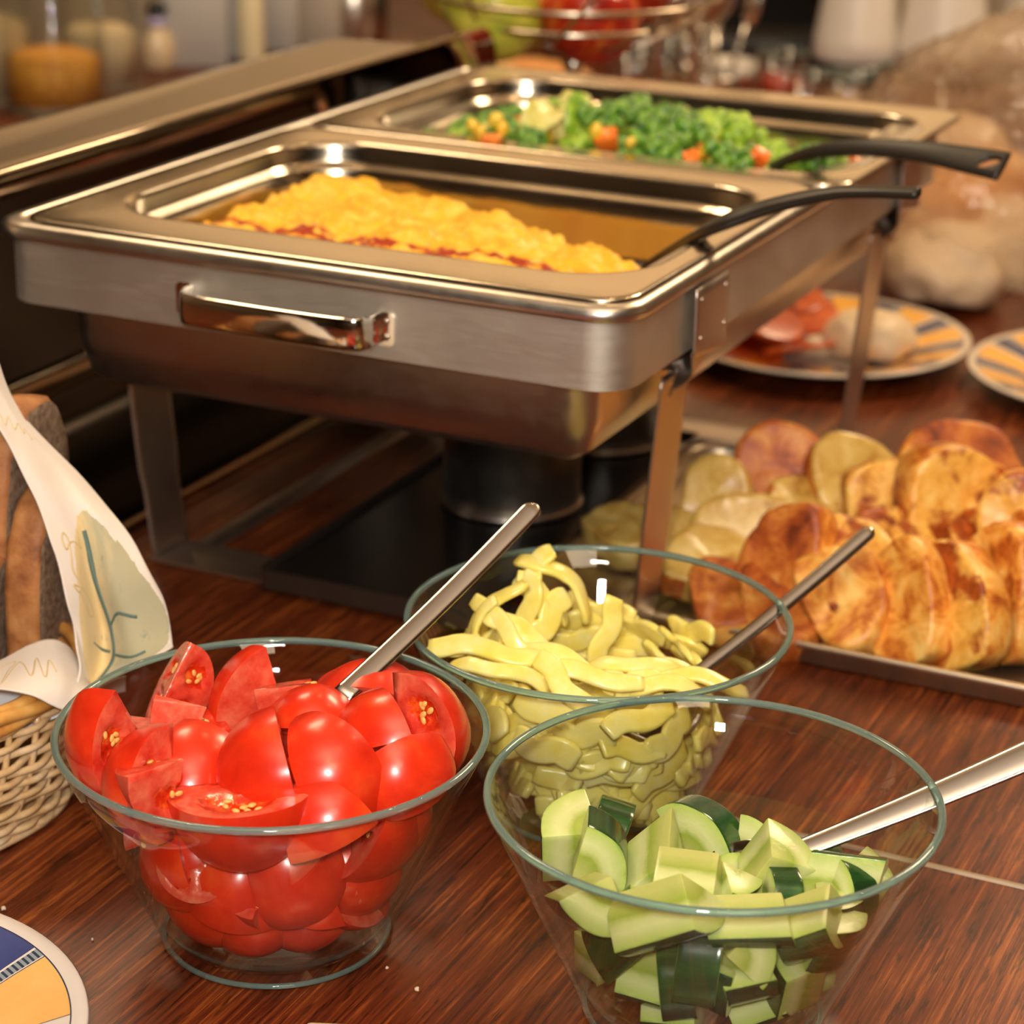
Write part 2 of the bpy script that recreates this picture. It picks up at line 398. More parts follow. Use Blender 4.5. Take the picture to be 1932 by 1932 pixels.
for j in range(ny+1):
    for i in range(nx+1):
        u = -.3275+.2965*i/nx; v = .0590+.2075*j/ny
        cxr, cyr = max(-.2985, min(-.0600, u)), max(.088, min(.238, v)); r = math.hypot(u-cxr, v-cyr)   # keep inside the rounded corner
        if r > .0290: k = .0290/r; u = cxr+(u-cxr)*k; v = cyr+(v-cyr)*k
        V.append((u+.19, v-.16, egg_z(u, v)-H))
for j in range(ny):
    for i in range(nx): a = j*(nx+1)+i; Fc.append((a, a+1, a+nx+2, a+nx+1))
egg = mesh('scrambled_egg', V, Fc, EGG.m); egg.location = eg_root; egg.rotation_euler = (0, 0, TH)
tag(egg, 'yellow scrambled egg with browned edges filling the front steel food pan', 'egg', kind='stuff')

# lid standing on its long side, leaning against the far left side of the dish
lid = empty('dome_cover', G(-.43, .34, 0), TH); tag(lid, 'steel chafing dish lid standing on its long side against the dish', 'lid')
def lidring(x, z0, z1, y0, y1, r): return [(x, y, z) for y, z in rrect(y0, y1, z0, z1, r, 7)]
LX = .045   # mouth plane
prof = [(LX+.002, -.004, .2440, -.385, .305, .045), (LX+.0035, -.004, .2440, -.385, .305, .030), (LX+.003, .003, .2400, -.360, .268, .055), (LX-.001, .004, .2405, -.358, .262, .055),
        (LX-.012, .008, .2412, -.355, .256, .052), (LX-.016, .012, .2390, -.349, .248, .05), (LX-.070, .030, .2405, -.315, .226, .044), (LX-.082, .036, .2385, -.307, .220, .036), (LX-.086, .046, .2300, -.295, .212, .03)]
rings = [[(x, y, z+.004) for x, y, z in lidring(x, z0, z1, y0, y1, r)] for x, z0, z1, y0, y1, r in prof]
lo = loft('lid_shell', rings, LIDM, lid, cap1=True)
sol = lo.modifiers.new('thickness', 'SOLIDIFY'); sol.thickness = .0012
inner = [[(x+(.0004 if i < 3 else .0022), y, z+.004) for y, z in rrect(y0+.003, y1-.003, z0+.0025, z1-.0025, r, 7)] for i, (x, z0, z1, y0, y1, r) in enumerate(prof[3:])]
loft('lid_shade_shell', inner, plain('shaded_lid_steel', (.07, .055, .042), .28, metal=1.0), lid, cap1=True)  # added inner shell; its dark colour stands for the shade inside the lid
loft('embossed_step', [[(x, y, z+.004) for x, y, z in lidring(x, z0, z1, y0, y1, .022)] for x, z0, z1, y0, y1 in
     ((LX-.0815, .060, .216, -.280, .197), (LX-.0780, .062, .214, -.278, .195), (LX-.0780, .078, .198, -.262, .179), (LX-.0815, .080, .196, -.260, .177))], LIDM, lid)

# ------------------------------------------------------------------ mixed vegetables in the rear pan
def veg_mat(name, c0, c1, c2, sc_=160, rough=.42):
    n = N(name); f = n.noise(n.coord(rnd=True), sc_, 4, .6)
    n.set(color=n.ramp(f, [(.33, c0), (.5, c1), (.68, c2)]), rough=rough, coat=.25, cr=.2); n.bump(f, .4, .001); return n.m
BROC = veg_mat('broccoli_crown', (.018, .085, .006), (.085, .235, .014), (.26, .46, .04))
BROCL = veg_mat('light_broccoli_crown', (.12, .26, .012), (.28, .46, .025), (.50, .64, .07))
STEM = veg_mat('broccoli_stem', (.26, .40, .03), (.42, .54, .06), (.56, .64, .12), 60)
CAUL = veg_mat('cauliflower', (.48, .46, .08), (.66, .60, .16), (.78, .70, .30), 120)
CARR = veg_mat('carrot', (.70, .12, .012), (.86, .19, .018), (.95, .30, .04), 40, .3)
CORN = veg_mat('sweetcorn', (.80, .42, .02), (.95, .58, .04), (1, .70, .10), 50, .3)
def floret(mat, sd):
    rnd = random.Random(sd); t = empty('broccoli_floret')
    bm = bmesh.new()
    for k in range(15):
        a = rnd.uniform(0, 2*pi); q = math.sqrt(rnd.random())*.0115; z = .012-q*q*42+rnd.uniform(-.0015, .0015)
        bmesh.ops.create_icosphere(bm, subdivisions=2, radius=rnd.uniform(.0042, .0060), matrix=Matrix.Translation((q*cos(a), q*sin(a), z)))
    for v in bm.verts:
        v.co += v.co.normalized()*.0011*noise.noise(v.co*700+Vector((sd, 0, 0)))
    cr = from_bm('crown', bm, mat, t)
    pts = [(0, 0, -.013), (.0005, 0, -.004), (0, 0, .004)]
    tube('stem', pts, [.0045, .0042, .0065], STEM, t, 9)
    return t
def carrot_bit(sd):
    rnd = random.Random(sd); bm = bmesh.new(); box_bm(bm, -.0055, .0055, -.0048, .0048, -.0042, .0042, .0010)
    for v in bm.verts: v.co += Vector((noise.noise(v.co*160+Vector((sd, 0, 0))), noise.noise(v.co*160+Vector((0, sd, 0))), 0))*.0012
    return from_bm('carrot_piece', bm, CARR, None, True, 40)
def corn_bit():
    bm = bmesh.new(); bmesh.ops.create_uvsphere(bm, u_segments=12, v_segments=8, radius=.0048)
    for v in bm.verts: v.co.x *= .85; v.co.y *= .62 + .5*(v.co.z+.005)*30; v.co.z *= 1.1
    return from_bm('sweetcorn_kernel', bm, CORN)
def leaf_bit(mat, sd, name='broccoli_leaf'):
    V = []; Fc = []; n = 9
    for j in range(n+1):
        for i in range(5):
            s = j/n; wd = .0085*sin(pi*min(.999, s*.92+.06))**.7; x = (i-2)/2*wd; v = Vector((x, .03*(s-.5), 0))
            z = .006*sin(pi*s)+abs(i-2)*.0014+.002*noise.noise(v*220+Vector((sd, 0, 0)))
            V.append((x, .03*(s-.5), z))
    for j in range(n):
        for i in range(4): a = j*5+i; Fc.append((a, a+1, a+6, a+5))
    o = mesh(name, V, Fc, mat); m = o.modifiers.new('thickness', 'SOLIDIFY'); m.thickness = .0018; return o
protos = {'b': [floret(BROC, 1), floret(BROC, 2), floret(BROC, 3)], 'l': [floret(BROCL, 4), floret(BROCL, 5)], 'w': [floret(CAUL, 6), floret(CAUL, 7)],
          'c': [carrot_bit(k) for k in range(3)], 'y': [corn_bit()], 'f': [leaf_bit(BROCL, 1), leaf_bit(BROCL, 2)], 'g': [leaf_bit(BROC, 5)], 's': [leaf_bit(CAUL, 9, 'cabbage_piece')]}
for o in protos['w']: o.name = 'cauliflower_floret'
used = set()
INFO = {'b': ('broccoli_floret', 'broccoli', 'dark green broccoli floret', 'broccoli florets in the rear pan'), 'l': ('broccoli_floret', 'broccoli', 'light green broccoli floret', 'broccoli florets in the rear pan'),
        'w': ('cauliflower_floret', 'cauliflower', 'yellowish cauliflower floret', 'cauliflower florets in the rear pan'), 'c': ('carrot_piece', 'carrot', 'orange carrot piece', 'carrot pieces in the rear pan'),
        'y': ('sweetcorn_kernel', 'corn', 'yellow sweetcorn kernel', 'sweetcorn kernels in the rear pan'), 'f': ('broccoli_leaf', 'broccoli', 'light green broccoli stalk', 'broccoli stalks in the rear pan'),
        'g': ('broccoli_leaf', 'broccoli', 'dark green broccoli stalk', 'broccoli stalks in the rear pan'), 's': ('cabbage_piece', 'cabbage', 'pale yellow green cabbage piece', 'cabbage pieces in the rear pan')}
def put(kind, loc, R, s, label):
    P = protos[kind]; k = (kind, random.randrange(len(P))); src = P[k[1]]
    if k in used: o = copy_tree(src)
    else: o = src; used.add(k)
    tag(o, label, INFO[kind][1], INFO[kind][3]); place(o, loc, R, s); return o
def heap_z(x, y):   # the heap of vegetables, local dish coordinates
    e = min((x+.330)/.018, (.002-x)/.018, (y-.333)/.015, (.542-y)/.03); e = max(0, min(1, e))
    m = .68+.52*math.exp(-((x+.215)/.085)**2)+.25*math.exp(-((x+.06)/.05)**2); m *= 1-.45*math.exp(-((x+.09)/.03)**2)*max(0, (y-.40)/.14)
    return H-.050+.036*m*e
# pieces one can pick out: kind, photo point, size, words
veg = [('f', 815, 243, 1.2, 'at the near end of the rear pan'), ('l', 845, 232, 1.1, 'beside the left wall of the rear pan'), ('y', 893, 240, 1.3, 'beside the light floret at the pan wall'), ('y', 905, 252, 1.2, 'under the corn group at the left'),
       ('y', 935, 228, 1.4, 'topmost of the corn group'), ('y', 948, 246, 1.3, 'in the middle of the corn group'), ('y', 920, 262, 1.2, 'lowest of the corn group'), ('c', 983, 241, 1.35, 'on top of the corn group, brightest'),
       ('c', 927, 268, 1.1, 'below the corn group near the pan wall'), ('w', 970, 205, 1.2, 'at the back of the heap'), ('s', 1020, 235, 1.5, 'in the middle of the heap'), ('c', 1040, 283, 1.5, 'lowest, against the near pan wall'),
       ('y', 1030, 258, 1.6, 'above the low reddish carrot'), ('w', 1065, 270, 1.0, 'beside the low reddish carrot'), ('b', 1000, 275, .8, 'low between two carrots'), ('g', 1045, 190, 1.5, 'standing at the top of the heap'), ('b', 1075, 200, 1.1, 'highest of all at the back'),
       ('f', 1085, 225, 1.3, 'upright in the middle of the heap'), ('f', 1138, 205, 1.4, 'upright behind the orange cluster'), ('b', 1110, 235, .9, 'between the two upright stalks'), ('c', 1103, 255, 1.3, 'leftmost of the central cluster'), ('c', 1143, 262, 1.4, 'largest of the central cluster'),
       ('y', 1125, 248, 1.2, 'on the central carrots'), ('y', 1172, 285, 1.4, 'below the central carrots'), ('c', 1177, 207, 1.1, 'tilted at the back wall of the pan'), ('b', 1165, 230, .9, 'behind the central carrots'), ('g', 1215, 225, 1.3, 'sloping down to the right of the back carrot'),
       ('y', 1190, 270, 1.0, 'right of the central carrots'), ('b', 1095, 292, .9, 'against the near pan wall'), ('f', 1150, 300, 1.2, 'lying against the near pan wall'), ('b', 1235, 268, 1.25, 'large and rounded, right of centre'), ('b', 1290, 268, 1.2, 'beside the large rounded one'),
       ('b', 1255, 300, 1.1, 'below the large rounded one'), ('l', 1270, 255, .9, 'on top of the large rounded one'), ('y', 1252, 242, 1.2, 'perched on the rounded floret'), ('c', 1305, 300, 1.0, 'small, beside the dark floret'), ('c', 1345, 284, 1.4, 'brightest of the right half'), ('y', 1328, 286, 1.0, 'touching the brightest right carrot'),
       ('l', 1345, 262, 1.2, 'behind the brightest right carrot'), ('l', 1385, 265, 1.2, 'behind the small dark leaf'), ('b', 1350, 312, 1.1, 'against the near wall right of centre'), ('c', 1402, 303, 1.2, 'below the light florets at the right'), ('b', 1385, 320, .9, 'lowest of the right half'), ('c', 1433, 298, 1.1, 'beside the dark ladle handle'),
       ('g', 1435, 240, 1.2, 'highest in the right half'), ('f', 1455, 258, 1.6, 'broad, in front of the highest right leaf'), ('s', 1520, 258, 1.6, 'large and rounded at the right end'), ('b', 1530, 318, 1.0, 'below the handle of the ladle'), ('l', 1560, 312, .9, 'under the ladle handle near the pan end'), ('c', 1612, 308, 1.4, 'alone at the right end of the pan')]
for kd, px, py, s, wd in veg:
    P = atz(px, py, H-.02)
    for it in range(6):
        d = P-Vector((CX, CY, 0)); x, y = d.dot(AX), d.dot(AY); P = atz(px, py, max(H-.043, heap_z(x, y)+(.014 if kd in 'cy' else .010)))
    up = Vector((random.uniform(-.5, .5), random.uniform(-.75, -.1), 1 if kd in 'blwcys' else .4))
    R = rot_to(up, (random.uniform(-1, 1), random.uniform(-1, 1), 0))
    if kd in 'fg': R = rot_to((random.uniform(-.4, .4), -1, .35), (1, 0, random.uniform(-.3, .3)))
    put(kd, P, R, s*.92, INFO[kd][2]+' '+wd)
rv = random.Random(5); cnt = 0
while cnt < 95:
    x, y = rv.uniform(-.315, -.015), rv.uniform(.345, .53); z = heap_z(x, y)-.009
    if z < H-.050: continue
    kd = rv.choice('bbbblllcyfw'); cnt += 1
    put(kd, G(x, y, z), rot_to((rv.uniform(-.4, .4), rv.uniform(-.5, .2), 1), (rv.uniform(-1, 1), rv.uniform(-1, 1), 0)), rv.uniform(.9, 1.2), INFO[kd][2]+' buried in the heap of the rear pan')

# ------------------------------------------------------------------ serving utensils with black handles
def utensil(name, label, pts, wid, thk, up, blade, hole=None):
    t = empty(name, pts[0]); tag(t, label, 'serving spoon', 'black handled serving utensils in the food pans')
    loc = [Vector(p)-Vector(pts[0]) for p in pts]
    sp = spline([(*p, a, b) for p, a, b in zip(loc, wid, thk)], 8)
    hd = sweep('handle', [p[:3] for p in sp], [p[3] for p in sp], [p[4] for p in sp], up, BLACKP, t, 16, 3)
    if hole:
        q, d = hole; c = lathe('hole_cutter', [(0, -.02), (.0030, -.02), (.0030, .02), (0, .02)], BLACKP, None, 24)
        place(c, Vector(q)-Vector(pts[0]), rot_to(d)); c.scale.x *= 2.2
        md = hd.modifiers.new('hole', 'BOOLEAN'); md.object = c; md.solver = 'EXACT'; 
        bpy.context.view_layer.update()
        # evaluate in world space: both sit at their final relative places once the handle's parent is the origin
        hd.parent = None; bpy.context.view_layer.update(); dg = bpy.context.evaluated_depsgraph_get()
        me = bpy.data.meshes.new_from_object(hd.evaluated_get(dg)); hd.modifiers.clear(); hd.data = me; hd.parent = t
        bpy.data.objects.remove(c)
    b0 = Vector(pts[0]); dirn = Vector(blade)
    P = [tuple(dirn*s) for s in (0, .25, .5, .75, 1)]
    sweep('blade', P, [.010, .030, .040, .040, .026], .0022, (0, 0, 1), BLACKP, t, 12, 3)
    return t
p1 = [aty(1222, 500, 1.245), aty(1330, 436, 1.170), aty(1440, 393, 1.150), aty(1560, 366, 1.130), aty(1640, 362, 1.115), aty(1733, 365, 1.100)]
utensil('serving_spatula', 'black plastic spatula standing in the scrambled egg, handle over the pan edge', p1, [.0100, .0120, .0115, .0095, .0078, .0074], [.0045, .0060, .0060, .0052, .0046, .0046], (-.25, -.35, 1), (-.045, .02, -.012))
p2 = [aty(1440, 322, 1.42), aty(1520, 290, 1.38), aty(1620, 279, 1.345), aty(1730, 285, 1.315), aty(1830, 302, 1.290), aty(1893, 314, 1.275)]
utensil('serving_ladle', 'black plastic serving spoon in the vegetables with a slotted hanging hole', p2, [.006, .009, .0115, .0135, .0175, .0195], [.004, .005, .0055, .0055, .005, .0045], (-.05, -.75, .55), (-.04, .02, -.012), (aty(1866, 308, 1.281), (-.05, -.75, .55)))

# ------------------------------------------------------------------ glass bowls
BR, BB, BH = .0903, .0500, .0962
BOWLS = {'tomato': (-.0978, .8500), 'cucumber': (.0811, .7967), 'pepper': (.0410, .9708)}
def glass_bowl(key, label):
    x, y = BOWLS[key]; t = empty('glass_bowl', (x, y, 0)); tag(t, label, 'bowl', 'conical glass salad bowls')
    sl = (BR-BB)/(BH-.006)
    R = lambda z: BB+(z-.006)*sl
    prof = [(0, .0016), (.030, .0014), (.0455, .0004), (.0475, .0002), (.0495, .0018), (R(.006)+.0002, .006), (R(.02), .02), (R(.05), .05), (R(.08), .08), (BR, BH-.0006), (BR-.0005, BH), (BR-.0023, BH), (BR-.0028, BH-.0006),
            (R(.08)-.0027, .08), (R(.05)-.0027, .05), (R(.02)-.0027, .02), (R(.009)-.0032, .009), (.046, .0062), (.030, .0052), (0, .0050)]
    lathe('bowl_body', prof, GLASS, t, 128)
    pts = [(BR-.0014+.0017*cos(2*pi*k/12), BH-.0003+.0016*sin(2*pi*k/12)) for k in range(12)]
    lathe('rim', pts, RIMG, t, 128, True)
    pts = [(BB-.0020+.0013*cos(2*pi*k/8), .0017+.0012*sin(2*pi*k/8)) for k in range(8)]
    lathe('foot_ring', pts, RIMG, t, 96, True)
    return t
glass_bowl('tomato', 'glass bowl filled with red tomato wedges')
glass_bowl('cucumber', 'glass bowl filled with green cucumber chunks')
glass_bowl('pepper', 'glass bowl filled with pale yellow pepper strips')
SL = (BR-BB)/(BH-.006)
def in_bowl(key, px, py, top, push):
    """point inside a bowl's heap met by the line of sight, then carried on by push"""
    bx, by = BOWLS[key]; d = ray(px, py).normalized(); t = .5
    while t < 1.6:
        P = EYE+d*t; r = math.hypot(P.x-bx, P.y-by)
        if P.z < top and P.z > .004 and r < BB+(P.z-.006)*SL-.004: return P+d*push
        t += .001
    raise ValueError((key, px, py))
def inward(key, P, gap, low):
    """draw a point back from the glass by gap, and up from the floor"""
    bx, by = BOWLS[key]; P = P.copy(); P.z = max(P.z, .007+low); r = math.hypot(P.x-bx, P.y-by); m = BB+(P.z-.006)*SL-.003-gap
    if r > m: P.x = bx+(P.x-bx)*m/r; P.y = by+(P.y-by)*m/r
    return P
import numpy as np
def contain(o, key):
    """nudge a placed piece until its whole surface lies inside the glass"""
    bx, by = BOWLS[key]; M = np.array(o.matrix_world); n = len(o.data.vertices); co = np.empty(n*3); o.data.vertices.foreach_get('co', co)
    P = co.reshape(n, 3) @ M[:3, :3].T+M[:3, 3]; off = np.zeros(3)
    for _ in range(24):
        Q = P+off; d = Q[:, :2]-[bx, by]; r = np.hypot(d[:, 0], d[:, 1]); v = r-(BB+(Q[:, 2]-.006)*SL-.0036); k = int(v.argmax()); low = .0068-Q[:, 2].min()
        if v[k] < .0002 and low < .0002: break
        if low > 0: off[2] += low
        if v[k] > 0: off[:2] -= d[k]/r[k]*v[k]*.9; off[2] += v[k]*.18
    o.matrix_world = Matrix.Translation(Vector(off)) @ o.matrix_world
def view_R(n, a):
    """n: local z, a: local x, both as (right, up, towards the camera)"""
    f = lambda v: Vector((v[0], -v[2], v[1]))
    return rot_to(f(n), f(a))

# ------------------------------------------------------------------ tomato wedges
SKIN = N('tomato_skin'); f = SKIN.noise(SKIN.coord(rnd=True), 45, 4, .55)
SKIN.set(color=SKIN.ramp(f, [(.3, (.56, .018, .005)), (.55, (.74, .034, .007)), (.75, (.84, .080, .014))]), rough=.27, spec=.5, coat=.18, cr=.12); sss(SKIN, (1, .18, .06), .004, .22); SKIN = SKIN.m
FLESH = N('tomato_flesh'); f = FLESH.noise(FLESH.coord(rnd=True), 75, 5, .62)
FLESH.set(color=FLESH.ramp(f, [(.32, (.58, .030, .014)), (.5, (.70, .085, .045)), (.70, (.78, .19, .10))]), rough=.22, spec=.6, coat=.4, cr=.1); sss(FLESH, (1, .3, .15), .004, .3)
FLESH.bump(FLESH.noise(FLESH.coord(), 420, 4, .6), .25, .0006); FLESH = FLESH.m
GEL = N('tomato_gel'); f = GEL.noise(GEL.coord(rnd=True), 130, 4, .6)
GEL.set(color=GEL.ramp(f, [(.33, (.42, .010, .003)), (.52, (.70, .040, .008)), (.72, (.85, .20, .03))]), rough=.07, spec=.7, coat=.7, cr=.04); sss(GEL, (1, .25, .08), .005, .35)
GEL.bump(GEL.noise(GEL.coord(), 260, 3, .6), .6, .0010); GEL = GEL.m
SEED = plain('tomato_seed', (.84, .46, .12), .25, coat=.4)
def wedge_protos(sd, A, Rr, half=0.0, seeds=True):
    """a wedge of a tomato: stem axis along x, skin bulging towards +z; half>0 cuts one end off"""
    rnd = random.Random(sd); Rx = Rr*.90; na, nt, ns = 12, 22, 12
    V = []; Fc = []; idx = []
    def sp(phi, t, s=1.0):
        w = 1+.03*noise.noise(Vector((cos(t)*1.4, sin(t)*cos(phi)*1.4, sin(t)*sin(phi)*1.4+sd)))
        dent = 1-.10*math.exp(-(t/.35)**2)-.06*math.exp(-((pi-t)/.3)**2)
        return Vector((Rx*cos(t)*dent*w*s, Rr*sin(t)*sin(phi)*w*s, Rr*sin(t)*cos(phi)*w*s))
    def grid(fn, n1, n2, mi, flip):
        b = len(V)
        for i in range(n1+1):
            for j in range(n2+1): V.append(fn(i/n1, j/n2))
        for i in range(n1):
            for j in range(n2):
                a = b+i*(n2+1)+j; q = (a, a+1, a+n2+2, a+n2+1); Fc.append(q[::-1] if flip else q)
                idx.append(mi if isinstance(mi, int) else mi((i+.5)/n1, (j+.5)/n2))
    grid(lambda u, v: sp((u-.5)*A, v*pi), na, nt, 0, False)
    loc_c = [(rnd.uniform(.24, .32), .58), (rnd.uniform(.66, .76), .60)] if rnd.random() < .55 else [(.5, .58)]
    def gel(s, v):
        g = 0
        for c, r in loc_c:
            g = max(g, 1-math.hypot((s-r)/.25, (v-c)/(.17 if len(loc_c) > 1 else .30)))
        return g
    for sg in (-1, 1):
        def cut(u, v, sg=sg):
            phi = sg*A/2; p = sp(phi, v*pi, max(u, .001)); nrm = Vector((0, cos(phi)*sg, -sin(phi)*sg))   # outward from the cut face
            g = max(0, gel(u, v)); dz = -.0042*min(1, g*2.2)+.0008*noise.noise(p*260+Vector((sd, 0, 0)))*(1 if u > .08 and u < .97 and .03 < v < .97 else 0)
            if g > .25: dz += .0022*g+.0009*noise.noise(p*520)
            return p+nrm*dz
        grid(cut, ns, nt, lambda s, v: 2 if gel(s, v) > .12 else 1, sg > 0)
    bm = bmesh.new(); vs = [bm.verts.new(v) for v in V]; bm.verts.ensure_lookup_table()
    for q, mi in zip(Fc, idx):
        fc = bm.faces.new([vs[k] for k in q]); fc.material_index = mi; fc.smooth = True
    bmesh.ops.remove_doubles(bm, verts=bm.verts, dist=.00012)
    cz = Rr*.55
    if half:
        r = bmesh.ops.bisect_plane(bm, geom=list(bm.verts)+list(bm.edges)+list(bm.faces), plane_co=(Rr*half, 0, 0), plane_no=(1, 0, .25), clear_outer=True)
        es = [e for e in r['geom_cut'] if isinstance(e, bmesh.types.BMEdge)]
        for fc in bmesh.ops.holes_fill(bm, edges=es)['faces']: fc.material_index = 1; fc.smooth = False
    for v in bm.verts: v.co.z -= cz
    bmesh.ops.recalc_face_normals(bm, faces=bm.faces)
    for e in bm.edges:
        if len(e.link_faces) == 2 and e.link_faces[0].material_index != e.link_faces[1].material_index and e.calc_face_angle(0) > .7: e.smooth = False
    me = bpy.data.meshes.new('tomato_wedge'); bm.to_mesh(me); bm.free()
    for k in (SKIN, FLESH, GEL): me.materials.append(k)
    o = link(bpy.data.objects.new('tomato_wedge', me))
    bm = bmesh.new()
    for sg in (-1, 1):
        phi = sg*A/2; nrm = Vector((0, cos(phi)*sg, -sin(phi)*sg))
        for c, r in loc_c:
            for k in range(9 if len(loc_c) == 1 else 5):
                s = r+rnd.uniform(-.14, .15); v = c+rnd.uniform(-.8, .8)*(.09 if len(loc_c) > 1 else .2)
                p = sp(phi, v*pi, s)-nrm*.0014-Vector((0, 0, cz))
                if half and p.x > Rr*half-.002: continue
                M = Matrix.Translation(p) @ rot_to(nrm, (rnd.uniform(-1, 1), rnd.uniform(-1, 1), rnd.uniform(-1, 1))).to_4x4() @ Matrix.Diagonal((.0021, .0013, .0008, 1))
                bmesh.ops.create_uvsphere(bm, u_segments=8, v_segments=6, radius=1, matrix=M)
    if len(bm.verts): s_ = from_bm('seeds', bm, SEED, o); s_['kind'] = 'stuff'
    return o
TW = {'q': wedge_protos(1, radians(88), .0345), 't': wedge_protos(2, radians(66), .0350), 's': wedge_protos(3, radians(58), .0300), 'h': wedge_protos(4, radians(84), .0345, .12), 'g': wedge_protos(5, radians(72), .0320, .02), 'b': wedge_protos(6, radians(100), .0355)}
TU = set()
# kind, photo point, depth, bulge direction (right, up, camera), stem-axis direction, size, label
tom = [
 ('q', 172, 1425, .012, (-.80, -.35, .25), (-.35, 1, .35), 1.0, 'tomato wedge pressed to the napkin side of the bowl, skin outward'),
 ('h', 232, 1362, .016, (-.75, .35, .45), (.15, 1, -.2), .88, 'upright tomato piece beside the napkin with orange cut core'),
 ('s', 335, 1305, .022, (.10, -.6, -.85), (.25, 1, .1), .95, 'pale tomato piece with pointed tip near the rear glass rim'),
 ('g', 385, 1385, .022, (-.1, -.9, -.2), (1, -.1, .2), .92, 'wet seedy tomato piece cut face up behind the broad sloping wedge'),
 ('h', 478, 1318, .014, (-.55, .62, .55), (1, -.40, .35), 1.06, 'highest tomato wedge, glossy skin to the napkin side'),
 ('g', 600, 1326, .014, (.15, -.7, -.5), (1, .2, .1), 1.0, 'pale tomato flesh lying flat below the spoon handle'),
 ('t', 740, 1318, .018, (.10, .95, -.15), (1, -.22, .15), 1.16, 'arched tomato wedge under the spoon, seeds facing the camera'),
 ('s', 842, 1385, .012, (.90, .1, .10), (.06, -1, .25), 1.15, 'thin tomato wedge standing along the glass by the pepper bowl'),
 ('h', 715, 1418, .004, (-.35, .20, .9), (.35, -.95, .25), .92, 'triangular tomato piece, bright skin to the camera, below the arched wedge'),
 ('t', 502, 1468, .004, (-.45, .25, .85), (.42, -1, .15), 1.02, 'steep tomato wedge with a sharp pale ridge in the heap centre'),
 ('t', 632, 1466, .006, (.30, .40, .85), (.52, -1, .30), 1.0, 'broad orange red tomato block with a soft highlight'),
 ('q', 350, 1448, .012, (-.15, .75, .50), (1, .12, .25), .92, 'dark red tomato wedge behind the pink triangular face'),
 ('g', 285, 1503, .006, (-.35, -.75, -.45), (.65, .75, .2), 1.0, 'tomato piece with pink triangular cut face at the front rim'),
 ('b', 450, 1580, .020, (0, -.62, .62), (1, .02, .1), 1.08, 'largest tomato wedge, smooth skin pressed against the front glass'),
 ('h', 632, 1590, .014, (.30, -.10, .95), (.45, -1, .1), .92, 'bright tomato block behind the glass just under the rim'),
 ('q', 745, 1600, .018, (.6, -.55, .4), (.65, 1, .2), 1.02, 'pinkish tomato wedge against the glass towards the cucumber bowl'),
 ('g', 262, 1606, .016, (-.6, -.4, -.2), (.4, -1, .2), .9, 'seedy orange tomato piece against the glass below the pink face'),
 ('s', 360, 1672, .014, (0, -.8, .1), (1, -.35, .2), .72, 'small tomato sliver with frothy edge under the largest wedge'),
 ('q', 372, 1738, .018, (-.45, -.25, .75), (1, -.75, .1), 1.0, 'long dull red tomato wedge sloping to the bowl floor'),
 ('g', 512, 1715, .014, (.1, -.80, .45), (1, .25, .1), .86, 'tomato piece with two bright glints low in the bowl'),
 ('q', 588, 1775, .018, (.25, .1, .95), (.7, .75, 0), .92, 'lowest tomato wedge, broad skin on the bowl floor'),
 ('t', 785, 1478, .016, (.25, .35, .85), (.85, .45, .1), .9, 'tomato wedge behind the glass below the triangular piece'),
 ('g', 690, 1700, .020, (.4, -.4, .6), (.6, 1, 0), .85, 'dull tomato piece beside the lowest wedge'),
 ('s', 300, 1715, .030, (-.5, -.3, .4), (.3, -1, 0), .9, 'dark tomato piece at the narrow side of the bowl near the basket'),
]
tom += [
 ('t', 592, 1356, -.003, (.05, .9, .35), (1, -.35, 0), .78, 'small tomato wedge in front of the pale flat flesh under the spoon'),
 ('q', 672, 1335, .020, (.1, .5, .6), (1, -.3, .2), .8, 'tomato piece directly below the spoon neck'),
 ('g', 570, 1385, .022, (-.2, .4, .6), (1, .3, .2), .9, 'tomato piece between the highest wedge and the orange red block'),
 ('q', 790, 1560, .012, (.7, .1, .5), (.5, 1, .2), .85, 'tomato wedge on the glass under the thin standing one'),
 ('b', 470, 1800, .016, (-.1, -.3, .9), (1, .2, 0), .78, 'flat tomato piece on the bowl floor beside the lowest wedge'),
 ('q', 300, 1655, .016, (-.7, -.1, .6), (.5, -1, .1), .85, 'tomato wedge on the glass above the long dull one'),
 ('t', 440, 1690, .022, (0, .2, .9), (1, -.2, .1), .95, 'tomato wedge behind the small frothy sliver'),
 ('b', 690, 1660, .022, (.4, 0, .9), (.7, 1, .1), .80, 'tomato wedge behind the bright block near the glass'),
 ('t', 230, 1500, .014, (-.8, .1, .4), (.3, -1, .1), .9, 'tomato wedge on the glass next to the wicker rim'),
 ('q', 550, 1660, .026, (.1, .1, .9), (1, .4, .1), .9, 'tomato wedge in shade behind the piece with two glints')]
rt = random.Random(11)
for k in range(16):   # pieces glimpsed between the others
    tom.append((rt.choice('qtgs'), rt.uniform(300, 740), rt.uniform(1400, 1730), rt.uniform(.036, .060), (rt.uniform(-1, 1), rt.uniform(-.5, 1), rt.uniform(-.2, 1)), (rt.uniform(-1, 1), rt.uniform(-1, 1), .3), .86,
                'tomato wedge buried in the middle of the heap'))
for kd, px, py, push, n, a, s, lab in tom:
    P = in_bowl('tomato', px, py, .099, push); P = inward('tomato', P, .011*s, .010*s)
    src = TW[kd]; o = copy_tree(src) if kd in TU else src; TU.add(kd)
    tag(o, lab, 'tomato', 'tomato wedges in the glass bowl'); place(o, P, view_R(n, a), s*.90); contain(o, 'tomato')

